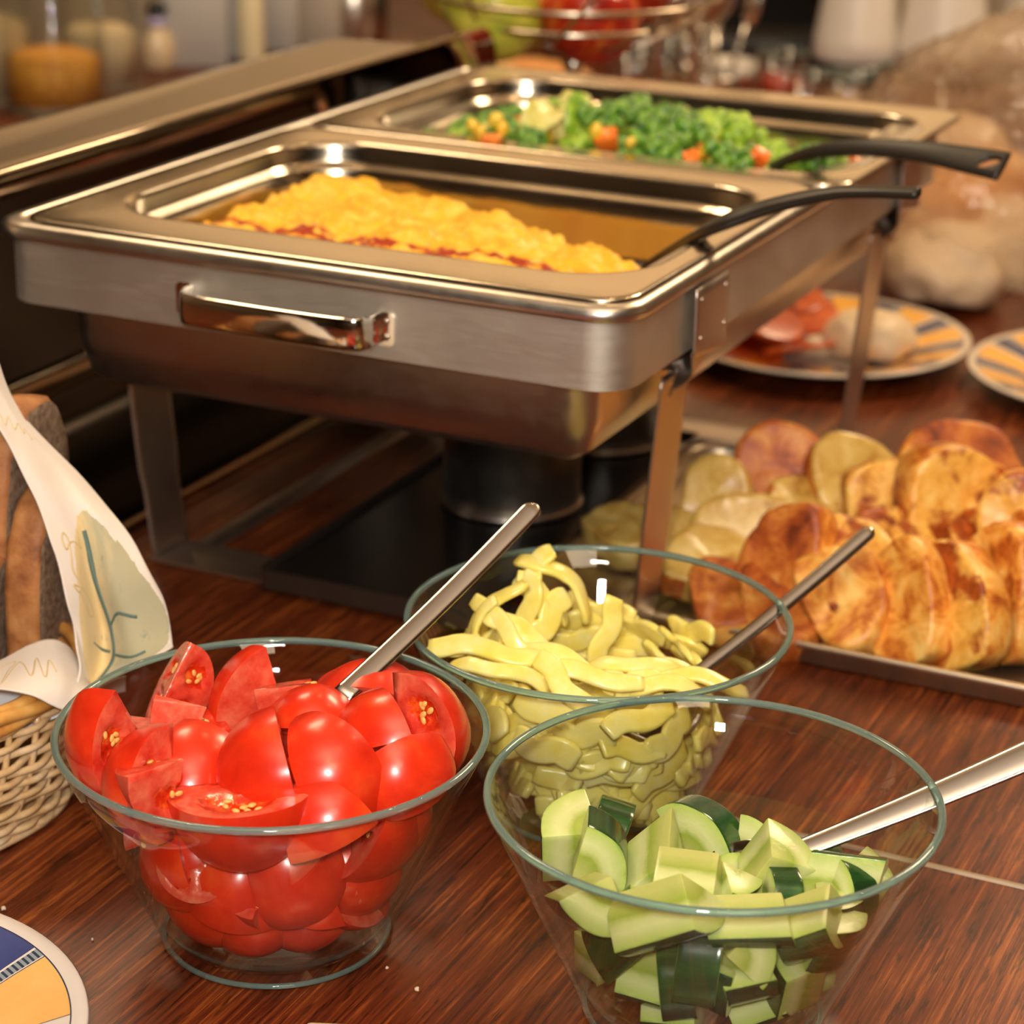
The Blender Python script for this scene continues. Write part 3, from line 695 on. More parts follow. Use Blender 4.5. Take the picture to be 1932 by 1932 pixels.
# ------------------------------------------------------------------ cucumber chunks
CSK = N('cucumber_skin'); c = CSK.coord((1, 1, 1), rnd=True); f = CSK.noise(CSK.coord((.2, 1, 1), rnd=True), 110, 4, .6)
CSK.set(color=CSK.ramp(f, [(.34, (.006, .030, .008)), (.55, (.014, .065, .012)), (.78, (.06, .15, .022))]), rough=.20, spec=.5, coat=.25); CSK.bump(f, .15, .0005); CSK = CSK.m
CFL = N('cucumber_flesh'); sp_ = CFL.n('ShaderNodeSeparateXYZ'); CFL.l(CFL.coord(), sp_.inputs[0])
rr_ = CFL.math('SQRT', CFL.math('ADD', CFL.math('POWER', sp_.outputs['Y'], 2.0), CFL.math('POWER', sp_.outputs['Z'], 2.0)))
rr_ = CFL.math('ADD', rr_, CFL.math('MULTIPLY', CFL.math('SUBTRACT', CFL.noise(CFL.coord(), 150, 4), .5), .004))
col = CFL.ramp(CFL.math('DIVIDE', rr_, .025), [(.15, (.48, .50, .15)), (.42, (.30, .38, .055)), (.54, (.56, .60, .24)), (.66, (.62, .66, .30)), (.90, (.44, .54, .13)), (.965, (.16, .32, .05))])
CFL.set(color=col, rough=.30, spec=.5, coat=.2, cr=.15); sss(CFL, (.8, 1, .4), .004, .3); CFL.bump(CFL.noise(CFL.coord(), 330, 3, .6), .3, .0006); CFL = CFL.m
def chunk(sd, A, ln, tilt, inner=0.0):
    """a sector (angle A) of a cucumber, axis along x, skin towards +z; ends cut at a slant"""
    R = .0235; bm = bmesh.new(); n = max(6, int(A/radians(8))); rows = []
    for i in range(9):
        x = (i/8-.5)*ln; row = []
        for k in range(n+1):
            a = (k/n-.5)*A; w = R*(1+.012*noise.noise(Vector((x*60, a*2, sd)))+.010*cos(a*7+sd)); row.append(bm.verts.new((x+tilt*w*cos(a), w*sin(a), w*cos(a))))
        row.append(bm.verts.new((x+tilt*inner, 0, inner))); rows.append(row)
    for i in range(8):
        for k in range(n): bm.faces.new((rows[i][k], rows[i][k+1], rows[i+1][k+1], rows[i+1][k]))
        for p, q in ((n, n+1), (n+1, 0)): bm.faces.new((rows[i][p], rows[i][q], rows[i+1][q], rows[i+1][p])).material_index = 1
    bm.faces.new(rows[0]).material_index = 1; bm.faces.new(rows[8][::-1]).material_index = 1
    bmesh.ops.recalc_face_normals(bm, faces=bm.faces)
    es = [e for e in bm.edges if len(e.link_faces) == 2 and e.calc_face_angle(0) > radians(35)]
    bmesh.ops.bevel(bm, geom=es, offset=.0009, segments=2, affect='EDGES', profile=.6)
    me = bpy.data.meshes.new('cucumber_chunk')
    for fc in bm.faces: fc.smooth = True
    for e in bm.edges:
        if len(e.link_faces) == 2 and e.calc_face_angle(0) > radians(30): e.smooth = False
    for fc in bm.faces:
        c = fc.calc_center_median(); q = math.hypot(c.y, c.z)
        fc.material_index = 0 if q > R*.955 and abs(fc.normal.x) < .8 and (fc.normal.y*c.y+fc.normal.z*c.z)/q > .75 else 1
    bm.to_mesh(me); bm.free(); me.materials.append(CSK); me.materials.append(CFL)
    me.transform(Matrix.Translation((0, 0, 0)))
    return link(bpy.data.objects.new('cucumber_chunk', me))
CK = {'q': chunk(1, radians(88), .024, .15), 'h': chunk(2, radians(120), .020, -.2), 'l': chunk(3, radians(80), .034, .25), 's': chunk(4, radians(70), .017, 0), 'w': chunk(5, radians(62), .026, -.3), 'r': chunk(6, radians(150), .017, .1)}
CU = set()
# kind, photo point (centre of the piece), depth, skin direction, axis direction, size, label
cuk = [
 ('q', 1030, 1585, .010, (-.82, .10, -.50), (-.05, 1, .25), 1.1, 'pale chunk nearest the tomato bowl with a thin green edge'),
 ('r', 1145, 1556, .012, (.15, .90, .25), (1, -.30, .2), .95, 'dark skinned chunk behind the pale oval face'),
 ('h', 1142, 1620, .004, (.90, .25, .05), (-.25, -.05, .95), 1.0, 'upright chunk with pale oval face and dark side'),
 ('w', 1245, 1612, .008, (-.2, -.8, -.35), (.25, 1, .1), 1.1, 'pale pointed chunk standing between two dark pieces'),
 ('r', 1345, 1568, .010, (.50, .80, .15), (-.70, -.1, .75), 1.05, 'highest chunk, dark striped skin upward'),
 ('s', 1432, 1590, .018, (.55, .65, -.2), (-.6, .1, .8), .95, 'pale chunk with bright green edge beside the highest chunk'),
 ('q', 1292, 1672, .004, (-.1, -.80, .45), (1, .05, .3), 1.08, 'wide pale chunk skin down behind the front rim'),
 ('q', 1458, 1640, .006, (.55, -.2, -.75), (.6, 1, .1), 1.0, 'pale triangular chunk outlined in green below the spoon'),
 ('r', 1475, 1684, .006, (.1, .85, .5), (1, .3, .1), .72, 'small dark skinned chunk near the front rim'),
 ('s', 1545, 1628, .014, (.1, .85, -.25), (1, -.1, .1), 1.0, 'half hidden pale chunk under the spoon tip'),
 ('l', 1598, 1655, .008, (.15, .62, -.75), (1, .14, .0), .92, 'long pale slab with green far edge at the right of the heap'),
 ('s', 1385, 1682, .008, (.5, -.3, .5), (.5, .8, .3), .82, 'small pale chunk between the wide pale one and a dark one'),
 ('s', 1668, 1655, .012, (.7, -.3, -.4), (.2, 1, .2), .85, 'pale chunk touching the glass at the spoon side'),
 ('q', 1085, 1725, .012, (-.35, -.75, .45), (.45, .9, .3), 1.05, 'pale chunk behind the glass under the first chunk'),
 ('l', 1200, 1782, .006, (.35, -.75, .30), (.85, .50, .35), 1.12, 'large pale block pressed to the front glass'),
 ('l', 1400, 1752, .008, (.05, -.78, .45), (1, -.12, .3), .98, 'pale block behind the front glass under the rim'),
 ('h', 1548, 1752, .012, (.35, -.75, .35), (1, .2, .3), 1.12, 'big wet pale chunk at the spoon side of the front glass'),
 ('r', 1318, 1822, .012, (-.15, .72, .62), (.85, .10, .3), 1.05, 'dark green skinned chunk in the middle of the front glass'),
 ('q', 1440, 1835, .006, (.95, 0, -.1), (0, .3, 1), .85, 'squarish pale chunk with a green side low in the bowl'),
 ('q', 1515, 1862, .012, (-.85, .1, -.1), (.15, 1, .3), 1.0, 'pale chunk with green edge near the bowl foot'),
 ('r', 1345, 1895, .006, (-.3, -.70, .35), (.9, -.35, .4), .98, 'pale half round face lowest in the middle'),
 ('q', 1180, 1872, .012, (-.2, -.8, .2), (1, -.3, .2), .95, 'dim chunk under the large pale block'),
 ('h', 1605, 1720, .018, (.75, .1, .5), (.4, 1, .2), .92, 'chunk behind the glass at the widest side of the heap'),
 ('s', 1262, 1738, .020, (-.2, .8, .5), (1, 0, .2), .95, 'dark piece glimpsed between two pale blocks'),
 ('q', 1240, 1925, .010, (0, -.7, .2), (1, .2, .2), .95, 'chunk at the bowl floor'),
 ('q', 1445, 1925, .010, (.3, -.7, .2), (.8, -.5, .2), .95, 'pale chunk at the bowl floor by the foot ring')]
cuk += [
 ('l', 1130, 1800, .010, (-.6, .35, .5), (.5, .9, .3), .95, 'dark edged chunk at the tomato bowl side of the glass, low down'),
 ('r', 1255, 1862, .008, (-.2, .55, .75), (1, .25, .2), .85, 'dark skinned chunk beside the lowest half round face'),
 ('q', 1400, 1868, .010, (.2, -.7, .5), (1, -.3, .2), .9, 'pale chunk above the bowl foot beside the half round face'),
 ('q', 1590, 1790, .012, (.6, -.3, .6), (.4, 1, .2), .92, 'chunk with a green rim low at the spoon side'),
 ('r', 1610, 1690, .010, (.45, .45, .7), (1, .2, .3), .75, 'small dark skinned chunk behind the front rim at the spoon side')]
rt = random.Random(21)
for k in range(12):
    cuk.append((rt.choice('qhsl'), rt.uniform(1120, 1560), rt.uniform(1600, 1860), rt.uniform(.032, .055), (rt.uniform(-1, 1), rt.uniform(-1, 1), rt.uniform(-1, .6)), (rt.uniform(-1, 1), rt.uniform(-1, 1), .3), .9, 'cucumber chunk buried in the middle of the bowl'))
for kd, px, py, push, n, a, s, lab in cuk:
    P = inward('cucumber', in_bowl('cucumber', px, py, .069, push), .010*s, .010)
    src = CK[kd]; o = copy_tree(src) if kd in CU else src; CU.add(kd)
    R = view_R(n, a)
    tag(o, lab if 'cucumber' in lab else 'cucumber, '+lab, 'cucumber', 'cucumber chunks in the glass bowl'); place(o, P-R @ Vector((0, 0, .0135*s)), R, s*.94); contain(o, 'cucumber')

# ------------------------------------------------------------------ pepper strips
PEP = N('yellow_pepper_flesh'); f = PEP.noise(PEP.coord(rnd=True), 70, 4, .6)
PEP.set(color=PEP.ramp(f, [(.3, (.86, .70, .11)), (.5, (.92, .79, .21)), (.7, (.94, .86, .36))]), rough=.28, spec=.5, coat=.25, cr=.15); sss(PEP, (1, .9, .3), .003, .3); PEP.bump(PEP.noise(PEP.coord(), 260, 3, .5), .25, .0006); PEP = PEP.m
def strip(sd, ln, bend, twist, wd=.0085):
    rnd = random.Random(sd); n = 18; pts = []; W_ = []; T_ = []; up = []
    for i in range(n+1):
        s = i/n-.5; a = bend*s
        r = ln/max(abs(bend), .05)
        pts.append((r*sin(a), .0015*sin(s*9+sd), (1-cos(a))*r*-1 + .0008*noise.noise(Vector((s*6, sd, 0)))))
        e = min(1, (0.5-abs(s))*n*.5+.35); W_.append(wd*(.72+.28*e+.10*noise.noise(Vector((s*5, sd, 3))))); T_.append(.0034*(.85+.15*e)+.0009*noise.noise(Vector((s*8, sd, 9))))
        tw = twist*s; up.append((sin(a)*cos(tw), sin(tw), cos(a)*cos(tw)))
    z0 = sum(p[2] for p in pts)/len(pts); pts = [(x, y, z-z0) for x, y, z in pts]
    return sweep('pepper_strip', pts, W_, T_, up, PEP, None, 12, 4.5)
PS = [strip(1, .050, 1.9, .2, .0095), strip(2, .045, 1.1, .4, .0085), strip(3, .048, .45, .6, .0085), strip(4, .034, .25, .2, .0105), strip(5, .052, 1.7, -.4, .0075), strip(6, .028, .5, 0, .012)]
PU = set()
# kind, photo point, y, outward direction of the bend, run direction, size, label
pep = [
 (0, 1058, 1098, 1.000, (.55, .75, .3), (.75, -.85, .1), 1.12, 'tallest pepper strip, curling from its pointed tip towards the bright glint'),
 (5, 1008, 1075, 1.000, (-.4, .5, .4), (.25, 1, 0), 1.0, 'pointed pepper tip topmost in the bowl'),
 (1, 928, 1148, .965, (-.65, .55, .3), (.75, 1, .1), 1.0, 'thin curved pepper strip rising beside the spoon handle'),
 (4, 905, 1195, .960, (-.85, .1, .3), (.15, 1, .1), .85, 'curved pepper strip hugging the near side of the rising one'),
 (3, 1000, 1140, .985, (-.3, .2, .8), (.1, 1, 0), 1.0, 'short upright pepper strip in the centre of the tall ones'),
 (5, 1035, 1165, .985, (.3, .3, .8), (.6, .7, 0), 1.1, 'stubby pepper piece behind the tall centre strip'),
 (3, 1145, 1190, .975, (.2, .1, .9), (.35, 1, .1), 1.05, 'upright pepper strip with square top standing alone'),
 (2, 960, 1195, .955, (-.3, .4, .8), (.85, -.75, .2), 1.1, 'straight pepper strip sloping across the heap front'),
 (2, 1010, 1215, .955, (.2, .6, .7), (.9, -.6, .2), 1.2, 'second sloping pepper strip beside the straight one'),
 (1, 1030, 1130, .99, (.5, .4, .4), (-.3, .9, .3), .9, 'pepper strip tucked under the tallest curl'),
 (2, 870, 1245, .940, (0, .8, .5), (1, -.12, .1), 1.25, 'long flat pepper strip at the tomato bowl side'),
 (4, 940, 1270, .930, (0, .8, .5), (1, -.25, .1), 1.1, 'flat pepper strip just inside the front rim'),
 (1, 1060, 1245, .945, (.1, .8, .5), (.9, -.45, .1), 1.1, 'pepper strip bending down in the middle of the heap'),
 (2, 1110, 1275, .930, (0, .8, .6), (1, -.15, .1), 1.15, 'flat pepper strip in the middle behind the front rim'),
 (3, 1060, 1290, .925, (0, .7, .7), (.6, -.9, .1), 1.1, 'pepper strip pointing down to the front rim'),
 (4, 1200, 1262, .950, (0, .9, .4), (1, .05, .1), 1.15, 'wavy pepper strip at the far edge of the heap'),
 (1, 1270, 1265, .955, (.1, .9, .4), (1, -.1, .1), 1.0, 'wavy pepper strip beside the dark spoon'),
 (5, 1195, 1290, .940, (0, .7, .7), (1, 0, 0), 1.1, 'squarish whitish pepper piece near the spoon'),
 (1, 1335, 1290, .940, (.1, .9, .4), (1, 0, .1), 1.1, 'bright yellow pepper strip at the spoon side of the rim'),
 (0, 1260, 1300, .930, (0, .8, .5), (1, .05, .2), 1.0, 'broad pepper curl under the dark spoon'),
 (3, 850, 1225, .950, (0, .6, .6), (1, .5, .1), .8, 'short pepper strip poking up at the tomato bowl side'),
]
rt = random.Random(31)
def heap_pt():
    while True:
        z = rt.uniform(.008, .076); r = (BB+(z-.006)*SL-.004)*math.sqrt(rt.uniform(.35, 1)); a = rt.uniform(0, 2*pi)
        x, y = r*cos(a), r*sin(a)
        if x > .052 and z > .060: continue
        return Vector((BOWLS['pepper'][0]+x, BOWLS['pepper'][1]+y, z)), Vector((cos(a), sin(a), .3))
for k, px, py, y, n, a, s, lab in pep:
    src = PS[k]; o = copy_tree(src) if k in PU else src; PU.add(k)
    P = aty(px, py, y); tag(o, lab, 'pepper', 'pepper strips in the glass bowl'); place(o, P, view_R(n, a), s*.92); contain(o, 'pepper')
for k in range(150):
    P, out = heap_pt(); i = rt.choice((2, 3, 3, 3, 5, 5, 5)); o = copy_tree(PS[i]) 
    tag(o, 'pale yellow pepper strip packed in the lower heap of the glass bowl', 'pepper', 'pepper strips in the glass bowl')
    tng = Vector((-out.y, out.x, rt.uniform(-.5, .5))); c2 = Vector((BOWLS['pepper'][0], BOWLS['pepper'][1], P.z))
    P = c2+(P-c2)*.93; place(o, P, rot_to(out+Vector((rt.uniform(-.4, .4), rt.uniform(-.4, .4), rt.uniform(-.3, .6))), tng), rt.uniform(.95, 1.25)); contain(o, 'pepper')

# ------------------------------------------------------------------ spoons
def spoon(label, tip, neck, end, wid, thk, up):
    """handle from tip to neck, bowl of the spoon from neck to end"""
    t = empty('serving_spoon', tip); tag(t, label, 'spoon', 'steel spoons in the glass bowls')
    A = Vector(tip); Bn = Vector(neck); P = []; Wd = []; Tk = []
    ln = (Bn-A).length; n = 44
    for i in range(n+1):
        s = i/n; P.append(tuple((Bn-A)*s+Vector((0, 0, -.0018*sin(pi*s)))))
        s = s**1.8; P[-1] = tuple((Bn-A)*s+Vector((0, 0, -.0018*sin(pi*s)))); e = math.sqrt(max(0.01, 1-(1-min(1, s*ln/(wid[0]*.5)))**2))
        Wd.append((wid[0]+(wid[1]-wid[0])*s)*e); Tk.append(thk*(.45+.55*e))
    sweep('handle', P, Wd, Tk, up, SPOON, t, 14, 2.3)
    D = (Vector(end)-Bn); a = D.normalized(); u = Vector(up); u = (u-a*u.dot(a)).normalized(); s_ = a.cross(u); l2 = D.length; V = []; Fc = []
    for i in range(13):
        s = i/12; wd = .019*math.sqrt(max(.0, sin(pi*min(1, .06+s*.94))))*(1 if s < 1 else 0)+.0012
        for j in range(9):
            q = (j/8-.5)*2; dep = -.0075*(1-q*q)*sin(pi*s)
            V.append(Bn-A+a*(l2*s)+s_*(wd*q*.95)+u*dep)
    for i in range(12):
        for j in range(8): k = i*9+j; Fc.append((k, k+1, k+10, k+9))
    o = mesh('spoon_bowl', V, Fc, SPOON, t); m = o.modifiers.new('thickness', 'SOLIDIFY'); m.thickness = .0012
    return t
def along(a, b, d, dz=0): return b+(b-a).normalized()*d+Vector((0, 0, dz))
spoon('steel spoon with broad flat handle standing in the tomato wedges', aty(1012, 952, .965), aty(640, 1317, .866), along(aty(1012, 952, .965), aty(640, 1317, .866), .050, -.014), (.0098, .0098), .0024, (-.3, -.85, .45))
spoon('slim steel spoon with dark reflections standing in the pepper strips', aty(1646, 998, 1.030), aty(1300, 1282, .955), along(aty(1646, 998, 1.030), aty(1300, 1282, .955), .040), (.0078, .0066), .0034, (-.25, -.75, .6))
spoon('steel spoon resting on the cucumber bowl rim, handle towards the table edge', aty(2150, 1330, .815), aty(1470, 1618, .800), along(aty(2150, 1330, .815), aty(1470, 1618, .800), .045, -.012), (.0165, .0085), .0026, (-.2, -.48, .84))

# ------------------------------------------------------------------ french toast on a steel tray
tray = empty('serving_tray', G(.13, .2825, 0), TH); tag(tray, 'shallow steel tray of french toast slices beside the chafing dish', 'tray')
loft('tray_body', [rr3(-.250+o, .250-o, -.148+o, .148-o, max(.022-o*.5, .006), z, 7) for o, z in
     [(.0065, .0006), (.0045, .0012), (.0035, .0095), (.0008, .0110), (.0001, .0122), (0, .0136), (.001, .0146), (.0028, .0146), (.0045, .0128), (.0062, .0110), (.0072, .0032), (.010, .0020), (.03, .0019)]],
     make_steel('tray_steel', (.82, .70, .52), .34, .42), tray, cap0=True, cap1=True)
TOASTF = N('toast_face'); c = TOASTF.coord((1, 1, 1), rnd=True)
b1 = TOASTF.noise(c, 34, 5, .62, .4); b2 = TOASTF.noise(c, 120, 4, .65)
base = TOASTF.ramp(b2, [(.30, (.72, .32, .045)), (.50, (.92, .50, .09)), (.70, (1.0, .68, .20))])
TOASTF.set(color=TOASTF.mix(TOASTF.ramp(b1, [(.47, (0, 0, 0)), (.56, (1, 1, 1))]), base, TOASTF.ramp(b2, [(.35, (.20, .026, .003)), (.65, (.50, .11, .014))])), rough=.42, spec=.45, coat=.12, cr=.25)
TOASTF.bump(b2, .5, .0015); sss(TOASTF, (1, .6, .2), .004, .15); TOASTF = TOASTF.m
TOASTC = N('toast_crust'); c = TOASTC.coord((1, 1, 1), rnd=True); f = TOASTC.noise(c, 44, 6, .68, .5)
TOASTC.set(color=TOASTC.ramp(f, [(.34, (.26, .040, .005)), (.44, (.56, .15, .018)), (.53, (.86, .38, .06)), (.64, (.97, .62, .18))]), rough=.42, spec=.45, coat=.15, cr=.2); TOASTC.bump(f, .5, .0015); TOASTC = TOASTC.m
TOASTB = N('toast_browned'); c = TOASTB.coord((1, 1, 1), rnd=True); f = TOASTB.noise(c, 48, 5, .65, .5)
TOASTB.set(color=TOASTB.ramp(f, [(.30, (.15, .022, .004)), (.45, (.42, .085, .010)), (.58, (.62, .20, .028)), (.72, (.78, .44, .12))]), rough=.55, coat=.05, cr=.3); TOASTB.bump(f, .5, .0015); TOASTB = TOASTB.m
TOASTP = N('toast_eggy'); c = TOASTP.coord((1, 1, 1), rnd=True); f = TOASTP.noise(c, 52, 5, .65, .5)
TOASTP.set(color=TOASTP.ramp(f, [(.28, (.30, .10, .015)), (.42, (.56, .32, .06)), (.58, (.68, .46, .12)), (.74, (.82, .64, .26))]), rough=.36, coat=.25, cr=.2); TOASTP.bump(f, .5, .0015); TOASTP = TOASTP.m
def toast(name, label, P, n, up, rx, ry, th, face, crust, sd):
    """a slice: face normal n, long way up, half sizes rx, ry, thickness th"""
    bm = bmesh.new(); K = 40; prof = [(0, .44), (.3, .47), (.6, .46), (.84, .50), (.955, .50), (.995, .40), (1.01, .15), (1.01, -.15), (.995, -.40), (.955, -.50), (.84, -.50), (.5, -.46), (0, -.44)]
    rows = []
    for r, z in prof:
        if r == 0: rows.append([bm.verts.new((0, 0, z*th))]); continue
        row = []
        for k in range(K):
            a = 2*pi*k/K; q = r*(1+.05*cos(2*a+sd)+.055*cos(3*a+sd*2)+.09*noise.noise(Vector((cos(a)*1.3, sin(a)*1.3, sd)))+.035*noise.noise(Vector((cos(a)*5, sin(a)*5, sd))))
            x, y = q*rx*math.copysign(abs(cos(a))**.80, cos(a)), q*ry*math.copysign(abs(sin(a))**.86, sin(a))
            if y < -ry*.72: y = -ry*.72+(y+ry*.72)*.4
            zz = z*th*(1+.10*noise.noise(Vector((x*60, y*60, sd))))+.0016*noise.noise(Vector((x*150, y*150, sd+z)))+.0028*noise.noise(Vector((x*24, y*24, sd)))
            row.append(bm.verts.new((x, y, zz)))
        rows.append(row)
    for A, B in zip(rows, rows[1:]):
        for k in range(K):
            k2 = (k+1) % K
            if len(A) == 1: f = bm.faces.new((A[0], B[k], B[k2]))
            elif len(B) == 1: f = bm.faces.new((A[k2], A[k], B[0]))
            else: f = bm.faces.new((A[k2], A[k], B[k], B[k2]))
            f.material_index = 0
    for i, f in enumerate(bm.faces):
        c = f.calc_center_median(); r = math.hypot(c.x/rx, c.y/ry)
        f.material_index = 1 if r > .90 and abs(c.z) < th*.43 else 0
    o = from_bm(name, bm, [face, crust]); tag(o, label, 'toast', 'french toast slices on the steel tray')
    f = lambda v: Vector((v[0], -v[2], v[1])); y_ = f(up); z_ = f(n).normalized(); x_ = (y_-z_*y_.dot(z_)).normalized().cross(z_)
    R = Matrix((x_, z_.cross(x_), z_)).transposed(); place(o, P, R); return o
TST = [
 # px, py, z, face normal (right, up, camera), up, rx, ry, thick, face, crust, label
 (1175, 1012, .018, (-.1, 1, .2), (1, 0, -.6), .024, .020, .016, TOASTP, TOASTP, 'small pale toast end sticking out past the steel leg under the dish'),
 (1275, 1035, .018, (.1, 1, .3), (1, 0, -.4), .028, .022, .016, TOASTP, TOASTC, 'pale toast slice lying flat beside the steel leg'),
 (1352, 945, .036, (-.25, .45, .8), (0, 1, -.4), .021, .024, .017, TOASTP, TOASTP, 'small pale toast slice nearest the steel leg'),
 (1408, 1015, .032, (-.1, .55, .8), (.1, 1, -.4), .030, .024, .016, TOASTP, TOASTC, 'pale eggy toast slice leaning in front of the darkest one'),
 (1478, 890, .040, (-.15, .50, .85), (.2, 1, -.5), .029, .028, .018, TOASTB, TOASTB, 'dark browned toast slice at the back of the tray'),
 (1612, 915, .038, (.2, .60, .75), (.3, 1, -.4), .030, .026, .016, TOASTP, TOASTB, 'greyish eggy toast slice with a thin dark crust line'),
 (1340, 1075, .022, (.1, .9, .5), (.2, .6, -.8), .028, .022, .016, TOASTP, TOASTB, 'toast slice low at the near end behind the pepper bowl'),
 (1668, 948, .044, (.05, .30, .95), (-.1, 1, -.2), .022, .026, .017, TOASTF, TOASTC, 'plain yellow toast piece squeezed beside the big round slice'),
 (1812, 893, .046, (.05, .72, .65), (0, 1, -.8), .036, .030, .017, TOASTB, TOASTC, 'toast slice with crisp dark top behind the big round slice'),
 (1795, 962, .050, (.28, .16, .95), (0, 1, -.1), .033, .034, .022, TOASTF, TOASTC, 'big round yellow toast slice upright with brown speckled middle'),
 (1488, 1068, .036, (-.60, .42, .75), (.1, 1, -.3), .024, .031, .020, TOASTB, TOASTC, 'orange brown toast slice standing above the pepper bowl rim'),
 (1600, 1085, .036, (-.05, .85, .50), (1, .15, -.2), .034, .026, .018, TOASTF, TOASTC, 'toast slice with smooth yellow top under the slim spoon tip'),
 (1930, 985, .050, (-.3, .25, .9), (0, 1, -.2), .022, .028, .020, TOASTF, TOASTC, 'pale toast piece overlapping the big round slice'),
 (1590, 1128, .030, (-.35, .65, .66), (.9, .3, -.1), .031, .022, .017, TOASTC, TOASTC, 'glistening brown toast slice sloping down to the front tray edge'),
 (1715, 1150, .030, (-.72, .35, .60), (-.45, .85, -.3), .022, .035, .018, TOASTC, TOASTC, 'first of the leaning slices, brown, in the front tray row'),
 (1812, 1155, .032, (-.78, .28, .55), (-.42, .9, -.3), .022, .037, .018, TOASTF, TOASTC, 'leaning toast slice with blistered grey brown crust in the middle of the front row'),
 (1905, 1130, .036, (-.85, .20, .45), (-.25, .95, -.2), .022, .038, .019, TOASTC, TOASTC, 'leaning toast slice with smooth tan side at the front of the tray'),
 (1960, 1110, .036, (-.9, .15, .35), (-.20, .95, -.2), .022, .038, .019, TOASTC, TOASTC, 'last leaning toast slice cut by the photo edge'),
 (1690, 1060, .030, (.1, .8, .5), (1, .1, -.2), .030, .024, .017, TOASTF, TOASTB, 'toast slice half buried under the leaning front row'),
 (1520, 985, .024, (.1, .9, .3), (1, .1, -.2), .030, .024, .017, TOASTP, TOASTB, 'toast slice half buried between the orange and the darkest slices'),
 (1470, 1150, .018, (-.1, .9, .35), (1, -.1, -.1), .034, .022, .016, TOASTB, TOASTB, 'toast slice on the tray floor seen through the pepper bowl'),
 (1372, 1140, .016, (-.1, .95, .3), (1, -.1, -.1), .028, .022, .015, TOASTB, TOASTC, 'brown toast slice at the tray corner seen through the pepper bowl'),
 (1860, 1050, .030, (.1, .8, .5), (1, 0, -.2), .034, .024, .017, TOASTF, TOASTB, 'toast slice under the big round slice'),
]
for i, (px, py, z, n, up, rx, ry, th, fm, cm, lab) in enumerate(TST):
    toast('french_toast', lab, atz(px, py, z), n, up, rx*1.10, ry*1.10, th*1.25, fm, cm, i*1.7)

# ------------------------------------------------------------------ patterned plates
def plate_mat(name, n_sec, phase, r0, r1, navy, orange, cream):
    n = N(name); sp = n.n('ShaderNodeSeparateXYZ'); n.l(n.coord(), sp.inputs[0]); X, Y = sp.outputs['X'], sp.outputs['Y']
    r = n.math('SQRT', n.math('ADD', n.math('MULTIPLY', X, X), n.math('MULTIPLY', Y, Y)))
    a = n.math('FRACT', n.math('ADD', n.math('MULTIPLY', n.math('ARCTAN2', Y, X), n_sec/(2*pi)), phase))
    def inside(v, lo, hi): return n.math('MULTIPLY', n.math('GREATER_THAN', v, lo), n.math('LESS_THAN', v, hi))
    blot = n.noise(n.coord(), 45, 4)
    on = n.mix(blot, orange, tuple(min(1, c*1.35+.05) for c in orange)); nv = n.mix(blot, navy, tuple(c*1.6+.03 for c in navy))
    rb = inside(r, r0, r1); gap = 1.6/n_sec*.04
    col = n.mix(n.math('MULTIPLY', rb, inside(a, .045, .56)), cream, on)
    col = n.mix(n.math('MULTIPLY', rb, inside(a, .66, .955)), col, nv)
    film = n.math('MULTIPLY', rb, n.math('ADD', inside(a, .575, .645), 0.0))
    teeth = n.math('GREATER_THAN', n.math('FRACT', n.math('MULTIPLY', r, 420.0)), .45)
    col = n.mix(film, col, n.mix(teeth, (.03, .05, .09), (.28, .33, .38)))
    ln = n.math('MULTIPLY', rb, n.math('ADD', inside(a, .038, .045), inside(a, .56, .567)))
    col = n.mix(ln, col, (.03, .04, .07))
    ol = n.math('ADD', inside(r, r1, r1+.0006), inside(r, r0-.0006, r0)); col = n.mix(ol, col, (.04, .05, .09))
    n.set(color=col, rough=.12, spec=.55, coat=.4, cr=.05); return n.m
def plate(loc, R, mat, label, rz=0):
    t = empty('patterned_plate', loc, rz); tag(t, label, 'plate', 'plates with orange and navy blocks')
    lathe('plate_body', [(0, .0035), (R*.52, .0036), (R*.60, .0050), (R*.68, .0095), (R*.80, .0135), (R*.95, .0178), (R*.99, .0186), (R, .0178), (R*.985, .0160), (R*.80, .0112), (R*.66, .0060), (R*.60, .0006), (R*.56, .0002), (R*.54, .0022), (0, .0022)], mat, t, 96)
    return t
CR = (.70, .60, .48)
plate((-.264, .738, 0), .105, plate_mat('plate_decor_near', 7, .84, .050, .0975, (.03, .045, .16), (.82, .42, .12), (.78, .72, .66)), 'patterned plate beside the wicker basket at the table front')
P1 = (.240, 1.731, 0); plate(P1, .119, plate_mat('plate_decor_far', 11, .20, .050, .1125, (.030, .035, .085), (.80, .36, .04), CR), 'patterned plate with red sausage slices and white cheese behind the dish legs')
P2 = (.4615, 1.640, 0); plate(P2, .119, plate_mat('plate_decor_side', 11, .62, .050, .1125, (.030, .035, .085), (.80, .36, .04), CR), 'patterned plate with a white food heap cut by the photo edge')
